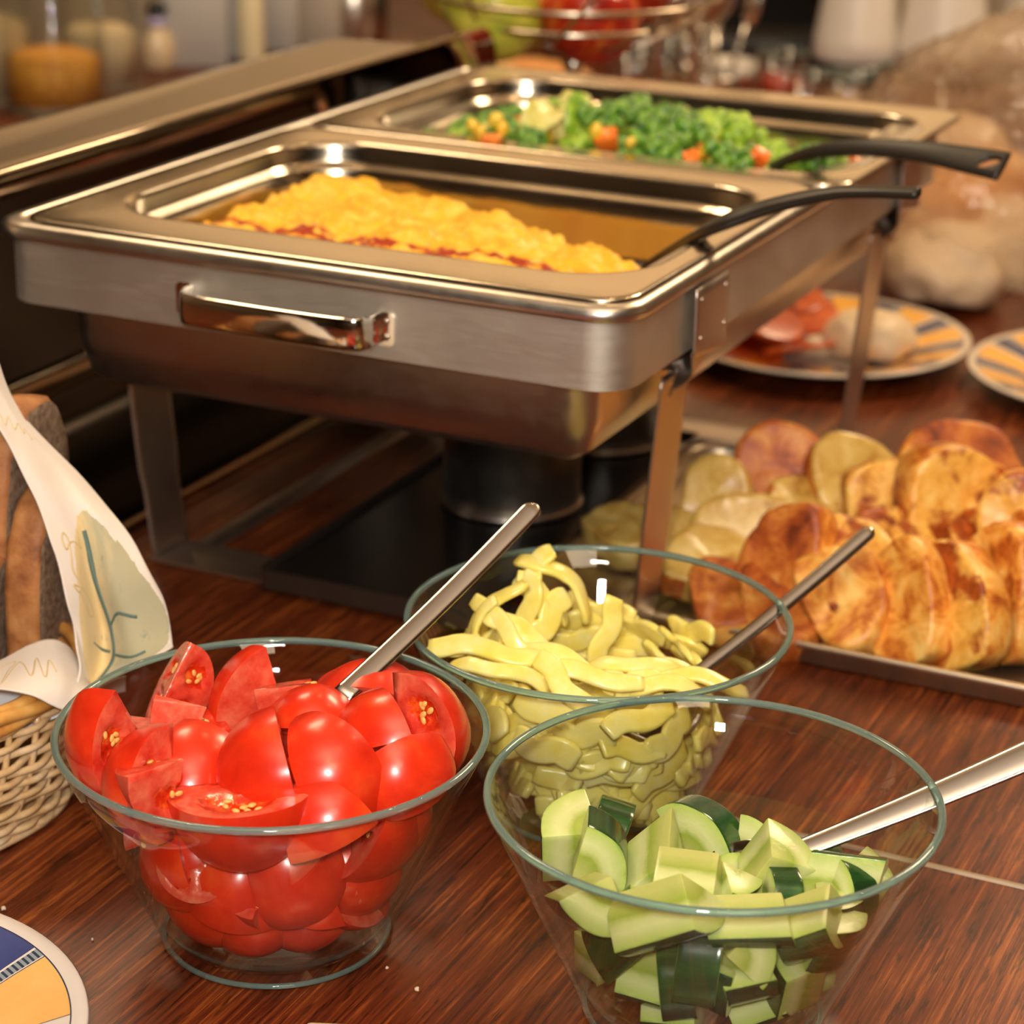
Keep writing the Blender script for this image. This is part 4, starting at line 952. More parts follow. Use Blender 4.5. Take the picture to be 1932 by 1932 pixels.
# sliced sausage and cheese
SAUS = N('sausage_slice'); SAUS.set(color=SAUS.ramp(SAUS.noise(SAUS.coord(rnd=True), 90, 4), [(.3, (.42, .04, .006)), (.6, (.66, .12, .015)), (.8, (.74, .24, .06))]), rough=.3, coat=.3); SAUS = SAUS.m
SL_ = lathe('sausage_slice', [(0, .0022), (.026, .0024), (.0285, .0018), (.029, 0), (.0285, -.0018), (0, -.0020)], SAUS, None, 40)
k = 0
for i, (x, y, z, tx, ty) in enumerate([(-.065, .020, .016, .3, .2), (-.058, -.028, .015, .2, .35), (-.030, .045, .018, .25, -.1), (-.035, -.005, .022, .35, .1), (-.020, -.040, .018, .15, .3), (-.072, -.005, .022, .4, .1), (-.045, .025, .029, .3, -.1), (-.012, .018, .029, .25, .2), (-.042, -.018, .033, .3, .2), (-.020, .040, .036, .1, -.2)]):
    o = SL_ if i == 0 else SL_.copy()
    if i: COL.objects.link(o)
    o.location = (P1[0]+x, P1[1]+y, z-.002); o.rotation_euler = (ty, -tx, i)
    tag(o, 'dark red sausage slice in the overlapping heap on the far plate', 'sausage', 'sausage slices on the patterned plate')
WH = N('white_cheese'); WH.set(color=WH.ramp(WH.noise(WH.coord(), 40, 3), [(.3, (.70, .52, .32)), (.7, (.82, .66, .44))]), rough=.45); sss(WH, (1, .8, .5), .004, .2); WH = WH.m
def lump(name, label, cat, loc, sx, sy, sz, mat, sd, rz=0, amp=.10, sub=4):
    bm = bmesh.new(); bmesh.ops.create_icosphere(bm, subdivisions=sub, radius=1)
    for v in bm.verts:
        q = 1+amp*noise.noise(v.co*1.6+Vector((sd, 0, 0)))+amp*.4*noise.noise(v.co*4.5+Vector((0, sd, 0)))
        v.co = Vector((v.co.x*sx*q, v.co.y*sy*q, max(v.co.z, -.55)*sz*q))
    o = from_bm(name, bm, mat); o.location = loc; o.rotation_euler = (0, 0, rz); tag(o, label, cat); return o
lump('cheese_piece', 'white cheese piece on the far patterned plate beside the sausage', 'cheese', (P1[0]+.038, P1[1]-.012, .0185), .036, .036, .022, WH, 2)
lump('cheese_heap', 'white soft cheese heap on the side plate', 'cheese', (P2[0]-.015, P2[1]-.005, .019), .045, .040, .026, WH, 5)

# ------------------------------------------------------------------ bread rolls in a clear plastic bag
ROLLC = N('bread_roll_crust'); ROLLC.set(color=ROLLC.ramp(ROLLC.noise(ROLLC.coord(rnd=True), 22, 4), [(.3, (.50, .17, .035)), (.52, (.66, .30, .09)), (.75, (.80, .56, .28))]), rough=.5); ROLLC = ROLLC.m
ROLLPALE = plain('pale_roll_crust', (.66, .48, .30), .55)
for i, (px, py, y, r, m, lab) in enumerate([(1790, 505, 1.90, .058, ROLLPALE, 'pale bread roll lowest in the plastic bag'), (1750, 420, 2.00, .060, ROLLC, 'orange brown bread roll in the middle of the plastic bag'),
      (1880, 460, 2.00, .062, ROLLPALE, 'pale bread roll in the bag towards the photo edge'), (1850, 370, 2.08, .066, ROLLC, 'golden bread roll at the top of the plastic bag'), (1950, 400, 2.10, .062, ROLLC, 'brown bread roll at the far side of the plastic bag'), (1800, 290, 2.20, .058, ROLLPALE, 'pale bread roll deep in the neck of the bag')]):
    P = aty(px, py, y); lump('bread_roll', lab, 'bread', P, r*.92, r, r*.70, m, i*3, i*.8, .16); bpy.context.scene.objects[-1] if False else None
BAG = N('bag_film'); t_ = BAG.t; tr = BAG.n('ShaderNodeBsdfTransparent'); tr.inputs['Color'].default_value = (.93, .90, .86, 1); gl = BAG.n('ShaderNodeBsdfGlossy'); gl.inputs['Roughness'].default_value = .12
df = BAG.n('ShaderNodeBsdfTranslucent'); df.inputs['Color'].default_value = (.95, .85, .72, 1); frl = BAG.n('ShaderNodeLayerWeight'); frl.inputs['Blend'].default_value = .5
bp = BAG.n('ShaderNodeBump'); bp.inputs['Strength'].default_value = .9; bp.inputs['Distance'].default_value = .01; BAG.l(BAG.noise(BAG.coord(), 28, 4, .6, .5), bp.inputs['Height']); BAG.l(bp.outputs[0], gl.inputs['Normal']); BAG.l(bp.outputs[0], frl.inputs['Normal'])
m1 = BAG.n('ShaderNodeMixShader'); m1.inputs[0].default_value = .34; BAG.l(tr.outputs[0], m1.inputs[1]); BAG.l(df.outputs[0], m1.inputs[2])
m2 = BAG.n('ShaderNodeMixShader'); BAG.l(BAG.math('ADD', BAG.math('MULTIPLY', BAG.math('POWER', frl.outputs['Facing'], 4.0), .7), .07), m2.inputs[0]); BAG.l(m1.outputs[0], m2.inputs[1]); BAG.l(gl.outputs[0], m2.inputs[2]); BAG.l(m2.outputs[0], BAG.o.inputs['Surface']); BAG = BAG.m
bm = bmesh.new(); bmesh.ops.create_icosphere(bm, subdivisions=5, radius=1)
for v in bm.verts:
    d = v.co.copy(); q = 1+.10*noise.noise(d*2.2)+.09*abs(noise.noise(d*5+Vector((4, 0, 0))))+.03*noise.noise(d*13)
    q *= 1+.05*abs(noise.noise(d*9+Vector((0, 7, 0)))); v.co = Vector((d.x*.165*q, d.y*.26*q, d.z*.118*q)); 
    if v.co.z < -.088: v.co.z = -.088+.1*(v.co.z+.088)
bag = from_bm('plastic_bread_bag', bm, BAG); bag.location = (.485, 2.095, .0925); bag.rotation_euler = (0, 0, -.30); tag(bag, 'crumpled clear plastic bag around bread rolls behind the dish', 'bag')

# ------------------------------------------------------------------ wicker basket, cloth and bread
WK = N('wicker'); WK.set(color=WK.ramp(WK.noise(WK.coord((1, 1, 1)), 70, 4), [(.3, (.50, .30, .12)), (.5, (.68, .47, .24)), (.72, (.80, .64, .42))]), rough=.42, coat=.15); WK.bump(WK.noise(WK.coord(), 260), .3, .0005); WK = WK.m
WKR = N('wicker_honey'); WKR.set(color=WKR.ramp(WKR.noise(WKR.coord((1, 1, 1)), 50, 4), [(.3, (.44, .17, .035)), (.55, (.66, .32, .07)), (.75, (.76, .46, .15))]), rough=.36, coat=.25); WKR = WKR.m
BC = Vector((-.308, .943, 0)); bk = empty('bread_basket', BC, pi/4); tag(bk, 'wicker basket with rounded corners holding dark bread in a cloth', 'basket')
def bel(z): s = z/.066; return .099+.008*s+.004*sin(pi*s), .075+.010*s+.004*sin(pi*s)
def sq(t, a_, b_, d=0.0):
    c, s = cos(t), sin(t); return (a_+d)*math.copysign(abs(c)**.72, c), (b_+d)*math.copysign(abs(s)**.72, s)
def loop(n, a_, b_, fd, fz):
    """evenly spaced points round the basket outline, pushed out by fd and lifted by fz"""
    raw = [Vector(sq(2*pi*j/720, a_, b_)) for j in range(720)]; cum = [0]
    for j in range(720): cum.append(cum[-1]+(raw[(j+1) % 720]-raw[j]).length)
    out = []; k = 0
    for j in range(n):
        g = cum[-1]*j/n
        while cum[k+1] < g: k += 1
        p = raw[k].lerp(raw[(k+1) % 720], (g-cum[k])/(cum[k+1]-cum[k])); t = 2*pi*j/n; q = p*(1+fd(t)/p.length); out.append((q.x, q.y, fz(t)))
    return out
nst = 38
for k in range(15):
    z = .0042+.0041*k; a_, b_ = bel(z)
    tube('wicker_strand', loop(190, a_, b_, lambda t: .0021*sin(nst/2*t+(pi if k % 2 else 0)), lambda t: z+.0016*sin(3*t+k*.9)), .0019, WK, bk, 6, True)
st = [loop(nst, *bel(.066*i/6), lambda t: 0, lambda t: .002+.066*i/6) for i in range(7)]
for j in range(nst): tube('stake', [Vector(st[i][j]).lerp(Vector(st[i][(j+1) % nst]), i*.14) for i in range(7)], .0016, WK, bk, 6)
for k, (dr, z, r) in enumerate([(.0012, .0655, .0030), (-.0028, .0685, .0034), (.0032, .0700, .0034), (0, .0735, .0032)]):
    a_, b_ = bel(.066); tag(tube('rim_cane', loop(170, a_+dr, b_+dr, lambda t: .0007*sin(9*t+k*2), lambda t: z+.0010*sin(11*t+k*1.7)), r, WKR, bk, 8, True), 'honey coloured rim cane')
for k in range(3):
    a_, b_ = bel(0); tube('foot_cane', loop(150, a_+.002-.003*k, b_+.002-.003*k, lambda t: 0, lambda t: .0022+.0020*(k == 1)), .0021, WKR if k == 1 else WK, bk, 6, True)
loft('basket_floor', [[(x, y, z) for x, y, _ in loop(60, .101, .077, lambda t: 0, lambda t: 0)] for z in (.0045, .0065)], WK, bk, True, True)

CRUST = N('rye_crust'); f = CRUST.noise(CRUST.coord(rnd=True), 60, 5, .6)
CRUST.set(color=CRUST.ramp(f, [(.3, (.20, .065, .018)), (.5, (.38, .15, .045)), (.72, (.52, .25, .09))]), rough=.6); CRUST.bump(CRUST.noise(CRUST.coord(), 300, 4), .5, .001); CRUST = CRUST.m
CRUMB = N('rye_crumb'); f = CRUMB.noise(CRUMB.coord(rnd=True), 260, 5, .7)
CRUMB.set(color=CRUMB.ramp(f, [(.30, (.07, .038, .020)), (.5, (.20, .13, .085)), (.7, (.32, .23, .16))]), rough=.8); CRUMB.bump(f, .9, .002); CRUMB = CRUMB.m
def bread(loc, w, d, hgt, rz, ry, label, sd):
    bm = bmesh.new(); K = 36; rows = []
    for i in range(7):
        x = (i/6-.5)*w; e = 1-.03*(abs(i-3) == 3); row = []
        for k in range(K):
            a = 2*pi*k/K; c, s = cos(a), sin(a); py_ = d/2*math.copysign(abs(c)**.75, c)*e; pz = hgt/2*math.copysign(abs(s)**.75, s)*e
            q = 1+.03*noise.noise(Vector((c*2, s*2, sd+i*.15))); row.append(bm.verts.new((x+.0012*noise.noise(Vector((c*5, s*5, sd+i))), py_*q, pz*q)))
        rows.append(row)
    for A, B in zip(rows, rows[1:]):
        for k in range(K): bm.faces.new((A[k], A[(k+1) % K], B[(k+1) % K], B[k]))
    for row, s in ((rows[0], -1), (rows[6], 1)):
        prev = row
        for q in (.8, .5, .2):
            nw = [bm.verts.new((v.co.x+.0016*noise.noise(Vector((v.co.y*q*150, v.co.z*q*150, sd))), v.co.y*q, v.co.z*q)) for v in row]
            for k in range(K): bm.faces.new((prev[k], prev[(k+1) % K], nw[(k+1) % K], nw[k])).material_index = 1
            prev = nw
        bm.faces.new(prev).material_index = 1
    for f in bm.faces:
        c = f.calc_center_median()
        if abs(c.x) > w*.5-.0003 and math.hypot(c.y/d, c.z/hgt) < .43: f.material_index = 1
    o = from_bm('bread_slice', bm, [CRUST, CRUMB]); tag(o, label, 'bread', 'bread slices in the wicker basket'); o.rotation_euler = (0, ry, rz); o.location = loc; return o
p_ = aty(72, 1105, .972); bread((p_.x-.001, .972+.034, .092), .0172, .070, .112, -.22, .06, 'dark bread slice with tan crust nearest the cloth fold', 1)
p_ = aty(8, 960, .975); bread((p_.x-.004, .985+.035, .114), .020, .075, .135, -.22, .05, 'taller dark bread slice with orange crust behind the cloth edge', 4)
p_ = aty(-25, 1200, .965); bread((p_.x-.002, .965+.034, .070), .020, .070, .10, -.22, .05, 'low dark bread slice beside the tan crusted one', 8)
p_ = aty(-90, 1050, .975); bread((p_.x-.004, .985+.034, .095), .020, .070, .12, -.22, .05, 'hidden dark bread slice deeper in the basket', 11)

CL = N('napkin_cloth'); CL.set(rough=.8, sheen=.3)
uvn = CL.n('ShaderNodeUVMap'); sp = CL.n('ShaderNodeSeparateXYZ'); CL.l(uvn.outputs[0], sp.inputs[0]); U, V_ = sp.outputs['X'], sp.outputs['Y']
nz = CL.math('MULTIPLY', CL.math('SUBTRACT', CL.noise(uvn.outputs[0], 9, 5, .7), .5), .22)
du = CL.math('DIVIDE', CL.math('SUBTRACT', U, .58), .42); dv = CL.math('DIVIDE', CL.math('SUBTRACT', V_, .715), .30)
dd = CL.math('ADD', CL.math('SQRT', CL.math('ADD', CL.math('MULTIPLY', du, du), CL.math('MULTIPLY', dv, dv))), nz)
leaf = CL.math('LESS_THAN', dd, .95)
gr = CL.noise(uvn.outputs[0], 5, 4, .6)
grey = CL.math('MULTIPLY', CL.math('GREATER_THAN', CL.math('ADD', CL.math('ADD', U, gr), 0.0), 1.10), 1.0)
lc = CL.mix(CL.ramp(CL.math('ADD', CL.math('MULTIPLY', U, .6), CL.math('MULTIPLY', gr, .5)), [(.50, (0, 0, 0)), (.68, (1, 1, 1))]), (.74, .57, .28), (.42, .39, .25))
dark = CL.ramp(CL.noise(uvn.outputs[0], 14, 5, .75), [(.60, (0, 0, 0)), (.70, (.75, .75, .75))])
lc = CL.mix(dark, lc, (.16, .22, .19))
CL.set(color=CL.mix(leaf, (.80, .72, .64), lc))
wv = CL.n('ShaderNodeTexWave'); wv.inputs['Scale'].default_value = 420; CL.l(CL.coord(), wv.inputs[0]); CL.bump(wv.outputs['Fac'], .12, .0003); sss(CL, (1, .9, .8), .003, .1)
CLW = CL.m; CLP = plain('plain_napkin_cloth', (.80, .73, .66), .8)
PRN = plain('gold_print', (.66, .50, .26), .7)
nap = empty('bread_napkin', (-.20, .97, .03)); tag(nap, 'white cloth napkin with gold leaf print draped over the basket edge', 'napkin')
def patch(name, grid, ys, mat, fine=7, ripple=0.0):
    """grid of photo points, one distance per row and column, as a smooth cloth"""
    C = [[tuple(aty(px, py, y)-nap.location) for (px, py), y in zip(row, yr)] for row, yr in zip(grid, ys)]
    rows = [spline(r, fine) for r in C]; cols = [spline([r[j] for r in rows], fine) for j in range(len(rows[0]))]
    nv, nu = len(cols[0]), len(cols); V = []; uv = []
    for i in range(nv):
        for j in range(nu):
            p = Vector(cols[j][i]); p.y += ripple*noise.noise(Vector((i*.12, j*.12, 1))); V.append(p); uv.append((j/(nu-1), i/(nv-1)))
    Fc = [(i*nu+j, i*nu+j+1, (i+1)*nu+j+1, (i+1)*nu+j) for i in range(nv-1) for j in range(nu-1)]
    o = mesh(name, V, Fc, mat, nap); ul = o.data.uv_layers.new(name='UVMap')
    for lp in o.data.loops: ul.data[lp.index].uv = uv[lp.vertex_index]
    m = o.modifiers.new('thickness', 'SOLIDIFY'); m.thickness = .0009; m.offset = 0
    def at(u, v): return V[min(nv-1, max(0, round(v*(nv-1))))*nu+min(nu-1, max(0, round(u*(nu-1))))]
    def pos(u, v):
        fu, fv = u*(nu-1), v*(nv-1); i, j = int(min(nv-2, max(0, fv))), int(min(nu-2, max(0, fu))); a, b = fu-j, fv-i
        return (V[i*nu+j]*(1-a)+V[i*nu+j+1]*a)*(1-b)+(V[(i+1)*nu+j]*(1-a)+V[(i+1)*nu+j+1]*a)*b
    return o, pos
g1 = [[(-90, 640), (-60, 645), (-35, 655), (-15, 665), (0, 690)], [(-45, 735), (-25, 735), (-5, 735), (12, 742), (28, 762)], [(-5, 800), (15, 808), (38, 812), (58, 815), (78, 826)], [(38, 880), (65, 882), (95, 884), (125, 886), (155, 904)],
      [(78, 970), (112, 978), (150, 980), (190, 982), (228, 990)], [(108, 1060), (142, 1075), (172, 1085), (215, 1075), (274, 1064)], [(130, 1150), (160, 1180), (196, 1190), (240, 1170), (308, 1135)],
      [(143, 1215), (164, 1255), (198, 1245), (255, 1228), (322, 1200)], [(152, 1262), (164, 1292), (192, 1280), (250, 1256), (325, 1218)], [(128, 1338), (140, 1332), (180, 1300), (245, 1262), (325, 1222)]]
y1 = [[.985, .985, .99, 1.0, 1.01]]*2+[[.975, .98, .985, .995, 1.005], [.97, .975, .985, .995, 1.005], [.962, .966, .974, .978, .984], [.955, .960, .970, .966, .974], [.951, .958, .972, .960, .968], [.949, .958, .970, .953, .962], [.943, .952, .958, .946, .956], [.925, .925, .928, .934, .950]]
cl1, pos1 = patch('cloth_fold', g1, y1, CLW, 7, .004)
g2 = [[(-110, 1285), (-40, 1262), (0, 1247), (58, 1216), (100, 1207), (133, 1224), (156, 1262)], [(-110, 1300), (-40, 1278), (0, 1265), (58, 1248), (105, 1245), (145, 1262), (168, 1288)], [(-110, 1315), (-40, 1295), (0, 1288), (60, 1282), (110, 1292), (140, 1305), (165, 1300)], [(-110, 1322), (-40, 1304), (0, 1300), (60, 1312), (96, 1330), (126, 1340), (150, 1325)]]
y2 = [[.95, .95, .952, .955, .958, .962, .968], [.942, .94, .94, .938, .940, .948, .955], [.93, .925, .924, .922, .924, .930, .938], [.925, .918, .914, .912, .915, .920, .928]]
cl2, pos2 = patch('cloth_hem', g2, y2, CLP)
g3 = [[(-110, 1300), (-40, 1290), (0, 1290), (60, 1300), (100, 1318)], [(-110, 1360), (-40, 1350), (0, 1345), (60, 1338), (100, 1335)], [(-110, 1420), (-40, 1405), (0, 1392), (60, 1372), (115, 1350)]]
y3 = [[.955]*5, [.945, .942, .94, .94, .94], [.925, .925, .925, .93, .935]]
cl3, pos3 = patch('cloth_liner', g3, y3, plain('liner_cloth', (.66, .70, .74), .8))
g4 = [[(150, 1320), (180, 1300), (215, 1282), (236, 1275)], [(152, 1340), (182, 1325), (215, 1310), (236, 1305)]]
patch('cloth_corner', g4, [[.95, .965, .98, .99]]*2, plain('liner_cloth_corner', (.66, .66, .70), .8))
def script(pos, pts, w, par):
    sp = spline(pts, 6); P = [pos(*q)+Vector((0, -.0009, .0003)) for q in sp]
    o = tube('printed_script', P, w, PRN, par, 5, False, True, .35, (0, -1, .3)); return o
script(pos1, [(.42, .505), (.34, .495), (.26, .500), (.20, .515), (.18, .495), (.22, .480), (.26, .495), (.24, .530), (.22, .560), (.28, .580), (.24, .600), (.18, .590), (.30, .590), (.36, .600), (.40, .630), (.34, .640), (.28, .615), (.24, .595)], .00055, cl1)
script(pos1, [(.10, .195), (.25, .180), (.22, .215), (.38, .190), (.36, .225), (.52, .205), (.50, .235), (.62, .215), (.66, .235), (.58, .250), (.74, .235), (.80, .245), (.72, .262)], .00050, cl1)
script(pos2, [(.20, .35), (.30, .30), (.42, .25), (.38, .45), (.34, .75), (.44, .30), (.50, .60), (.54, .30), (.58, .60), (.62, .35), (.66, .5)], .00050, cl2)
vein = plain('blue_green_print', (.10, .17, .15), .75)
for pts, w in (([(.50, .47), (.55, .56), (.60, .66), (.60, .76), (.52, .88), (.42, .94)], .0013), ([(.60, .66), (.70, .64), (.82, .67)], .0008), ([(.36, .70), (.46, .72), (.56, .74)], .0007), ([(.60, .76), (.72, .80), (.82, .80)], .0007)):
    sp_n = spline(pts, 6); o = tube('printed_vein', [pos1(*q)+Vector((0, -.0008, .0003)) for q in sp_n], w, vein, cl1, 5, False, True, .35, (0, -1, .3))
script(pos3, [(.55, .45), (.60, .60), (.68, .50), (.74, .60), (.72, .80), (.62, .85)], .00050, cl3)

# ------------------------------------------------------------------ cream slab and crumbs on the bare table
cm = plain('cream_cheese_slab', (.86, .74, .46), .35); pa, pb = atz(577, 1924, .010), atz(739, 1932, .010)
o = box('cheese_slice', 0, (pb-pa).length, -.030, 0, 0, .0095, cm, None, .0022); o.location = (pa.x, pa.y, .0004); o.rotation_euler = (0, 0, math.atan2(pb.y-pa.y, pb.x-pa.x)); tag(o, 'pale cream cheese slice on the bare table in front of the tomato bowl', 'cheese')
CRM = plain('crumb', (.62, .50, .36), .8)
for i, (px, py, r, lab) in enumerate([(787, 1866, .0011, 'largest pale crumb on the table between the two front bowls'), (6, 1714, .0011, 'pale crumb on the table below the wicker basket'), (73, 1787, .0008, 'pale crumb above the near plate rim'), (174, 1772, .0006, 'tiny crumb between near plate and tomato bowl'), (730, 1826, .0007, 'faint crumb beside the tomato bowl foot')]):
    o = lump('crumb', lab, 'crumb', atz(px, py, r*.5), r, r, r, CRM, i, 0, .5, 2)

# ------------------------------------------------------------------ background of the buffet
WIRE = make_steel('basket_wire', (.70, .60, .46), .18, .30)
# wire fruit bowl on a foot, with apples
FB = Vector((.045, 1.93, .205)); fb = empty('wire_fruit_bowl', FB); tag(fb, 'raised wire fruit bowl with apples behind the dish', 'fruit bowl')
for k in range(6):
    s = (k+1)/6; r = .150*math.sqrt(1-(1-s*.97)**2)+.01; z = .150*(1-math.sqrt(max(0, 1-(r/.168)**2)))
    tube('wire_ring', [(r*cos(2*pi*j/72), r*sin(2*pi*j/72), z) for j in range(72)], .0024, WIRE, fb, 6, True)
for j in range(8):
    a = 2*pi*j/8+.2; P = []
    for k in range(10):
        r = .012+.150*k/9; z = .150*(1-math.sqrt(max(0, 1-(r/.168)**2)))-.002; P.append((r*cos(a+.09*k), r*sin(a+.09*k), z))
    tube('wire_rib', P, .0018, WIRE, fb, 6)
lathe('bowl_foot', [(0, -.204), (.07, -.204), (.072, -.200), (.012, -.192), (.007, -.16), (.007, -.02), (.014, -.004), (0, -.003)], WIRE, fb, 32)
def apple_mat(name, a, b, c):
    n = N(name); f = n.noise(n.coord((30, 30, 5)), 1.6, 4, .6); n.set(color=n.ramp(f, [(.35, a), (.52, b), (.68, c)]), rough=.22, coat=.3); return n.m
RED = apple_mat('red_apple_skin', (.28, .010, .006), (.50, .030, .010), (.78, .26, .03)); GRN = apple_mat('yellow_green_apple_skin', (.34, .42, .04), (.62, .60, .07), (.82, .66, .10)); YEL = apple_mat('golden_apple_skin', (.62, .40, .04), (.82, .52, .05), (.80, .18, .02))
def apple(loc, r, m, label, rx=0):
    t = empty('apple', loc); tag(t, label, 'apple', 'apples in the wire bowl'); t.rotation_euler = (rx, .1, rx*2)
    lathe('apple_body', [(0, .72*r)]+[(r*sin(a)*(1+.04*cos(a)), r*(.92*cos(a)-.20*math.exp(-(a/.38)**2)+.16*math.exp(-((pi-a)/.34)**2))) for a in [pi*k/24 for k in range(1, 24)]]+[(0, -.76*r)], m, t, 36)
    tube('stem', [(0, 0, r*.70), (.002, .001, r*.9), (.005, .002, r*1.08)], .0014, WKR, t, 6)
apple(aty(1112, 30, 1.915), .0435, RED, 'red apple with yellow flecks in the wire bowl', .5)
apple(aty(930, 22, 1.90), .0430, GRN, 'yellow green apple at the near side of the wire bowl', .9)
apple(aty(1000, 10, 1.965), .0400, YEL, 'golden apple with red blush between the other two', .3)
apple(aty(1190, -40, 1.97), .040, RED, 'dark red apple high at the far rim of the wire bowl', 1.2)
apple(aty(860, -40, 1.96), .040, GRN, 'green apple at the top of the heap in the wire bowl', 1.0)
# small whisk-like wire basket and tools behind the lid
# cutlery holder with spoons and forks, glasses, cups
def tumbler(loc, r, hgt, label, mat=GLASS, fill=None):
    t = empty('drinking_glass', loc); tag(t, label, 'glass', 'drinking glasses at the back of the table')
    lathe('glass_body', [(0, .001), (r*.78, 0), (r*.82, .004), (r, hgt), (r-.0012, hgt+.0006), (r-.0024, hgt), (r*.80-.002, .008), (0, .007)], mat, t, 40)
    lathe('rim', [(r-.0012+.0012*cos(2*pi*k/8), hgt+.0012*sin(2*pi*k/8)) for k in range(8)], RIMG, t, 40, True)
    if fill: lathe('contents', [(0, .0085), (r*.76, .0085), (r*.9, hgt*.6), (0, hgt*.62)], fill, t, 32)
tub = empty('cutlery_basket', atz(1330, 205, 0)); tag(tub, 'open steel basket of cutlery behind the vegetable pan', 'basket')
lathe('basket_wall', [(.048, .001), (.052, .045), (.054, .046), (.0545, .044), (.050, .001), (0, .0005), (0, .002), (.046, .003)], POLISH, tub, 40)
rb = random.Random(3)
CUT = empty('table_spoon')
sweep('handle', [(0, 0, 0), (0, .001, .05), (0, .004, .11)], [.010, .005, .006], [.002, .0025, .002], (0, 1, 0), POLISH, CUT, 8)
bm = bmesh.new(); bmesh.ops.create_uvsphere(bm, u_segments=14, v_segments=10, radius=1, matrix=Matrix.Translation((0, .006, .130)) @ Matrix.Diagonal((.0165, .0045, .026, 1))); from_bm('spoon_bowl', bm, POLISH, CUT)
tbase = atz(1330, 205, 0)
for i in range(14):
    o = CUT if i == 0 else copy_tree(CUT); tag(o, 'polished spoon standing among the others in the cutlery basket', 'spoon', 'spoons in the cutlery basket')
    a = i*2.4; r = .010+.026*(i/14); o.location = tbase+Vector((r*cos(a), r*sin(a), .003)); o.rotation_euler = (rb.uniform(-.20, .20)-.10*sin(a), .28*cos(a)+rb.uniform(-.1, .1), rb.uniform(0, 6))
WHITE = N('white_china').set(color=(.74, .66, .56), rough=.14, coat=.5).m
WHITEP = plain('white_plastic', (.74, .68, .60), .35)
def cup(loc, r, hgt, label, rz=0):
    t = empty('coffee_cup', loc, rz); tag(t, label, 'cup', 'china cups at the back of the table')
    lathe('cup_body', [(0, .003), (r*.55, 0), (r*.6, .004), (r*.85, hgt*.5), (r, hgt), (r-.003, hgt), (r*.80, hgt*.5), (r*.5, .008), (0, .008)], WHITE, t, 40)
    tube('handle', [(r*.82, 0, hgt*.25), (r*1.25, 0, hgt*.3), (r*1.42, 0, hgt*.6), (r*1.2, 0, hgt*.85), (r*.93, 0, hgt*.8)], .004, WHITE, t, 8)
cup(atz(1370, 190, 0), .036, .050, 'cream china cup beside the cutlery basket', 2.5)
tumbler(atz(1195, 195, 0), .030, .075, 'drinking glass nearest the fruit bowl foot')
tumbler(atz(1250, 185, 0), .028, .080, 'drinking glass between the fruit bowl and the cutlery')
tumbler(atz(1470, 205, 0), .030, .070, 'drinking glass of red jam beside the cream cup', fill=plain('red_jam', (.40, .05, .02), .2))
tumbler(atz(1520, 225, 0), .028, .055, 'drinking glass in front of the white jugs')
tumbler(atz(1600, 235, 0), .036, .060, 'wide glass dish before the first white jug', fill=plain('brown_jam', (.30, .17, .08), .3))
tumbler(atz(1700, 240, 0), .036, .070, 'wide glass dish before the second white jug')
tumbler(atz(1790, 230, 0), .034, .080, 'tall glass before the gap of the white jugs')
o = lathe('red_jar_lid', [(0, .0), (.027, 0), (.028, .002), (.028, .012), (.026, .014), (0, .014)], plain('red_lid', (.62, .04, .02), .3), None, 32); o.location = atz(1618, 212, .0)+Vector((0, 0, .0005)); tag(o, 'flat red jar lid on the table behind the vegetable pan', 'lid')
# white jugs standing on black warming stands
def jug(px, py, rb_, label, rz, handle=True):
    P = atz(px, py, 0); t = empty('white_jug', P, rz); tag(t, label, 'jug', 'white jugs at the back of the table')
    lathe('stand_base', [(0, .0005), (rb_*1.0, .0005), (rb_*1.03, .004), (rb_*1.0, .024), (0, .026)], BLACK, t, 40)
    H_ = .19; lathe('jug_body', [(0, .0265), (rb_*.92, .0265), (rb_*.98, .031), (rb_*.95, .055), (rb_*.76, .13), (rb_*.66, H_), (rb_*.62, H_+.004), (0, H_+.010)], WHITEP, t, 48)
    lathe('jug_lid', [(0, H_+.0105), (rb_*.5, H_+.0095), (rb_*.48, H_+.022), (0, H_+.026)], BLACK, t, 32)
    if handle: sweep('jug_handle', spline([(rb_*.78, 0, .060), (rb_*1.45, 0, .056), (rb_*1.60, 0, .085), (rb_*1.40, 0, .150), (rb_*.70, 0, .165)], 6), .022, .014, (0, 0, 1), WHITEP, t, 10)
jug(1612, 148, .059, 'white tapered jug on a black stand nearest the black machine', 1.5)
jug(1772, 156, .062, 'middle white tapered jug on a black stand, handle to the wall side', -.1)
jug(1945, 150, .055, 'last white jug at the photo edge', 2.0, False)
# black coffee machine
cmx = empty('coffee_machine', atz(1400, 118, 0)+Vector((-.04, .20, 0))); cmx.rotation_euler = (0, 0, -.05); tag(cmx, 'large black coffee machine at the wall behind the cutlery', 'coffee machine')
box('machine_body', -.26, .20, -.10, .16, .004, .42, BLACK, cmx, .012)
box('drip_tray', -.22, .17, -.20, -.10, .002, .035, BLACKP, cmx, .006)
for x in (-.16, -.02, .11): lathe('spout', [(0, 0), (.012, 0), (.016, .03), (.016, .05), (0, .05)], POLISH, cmx, 20).location = (x, -.115, .12)
box('front_panel', -.24, .18, -.106, -.0995, .20, .40, plain('gloss_panel', (.012, .012, .014), .08), cmx, .003)
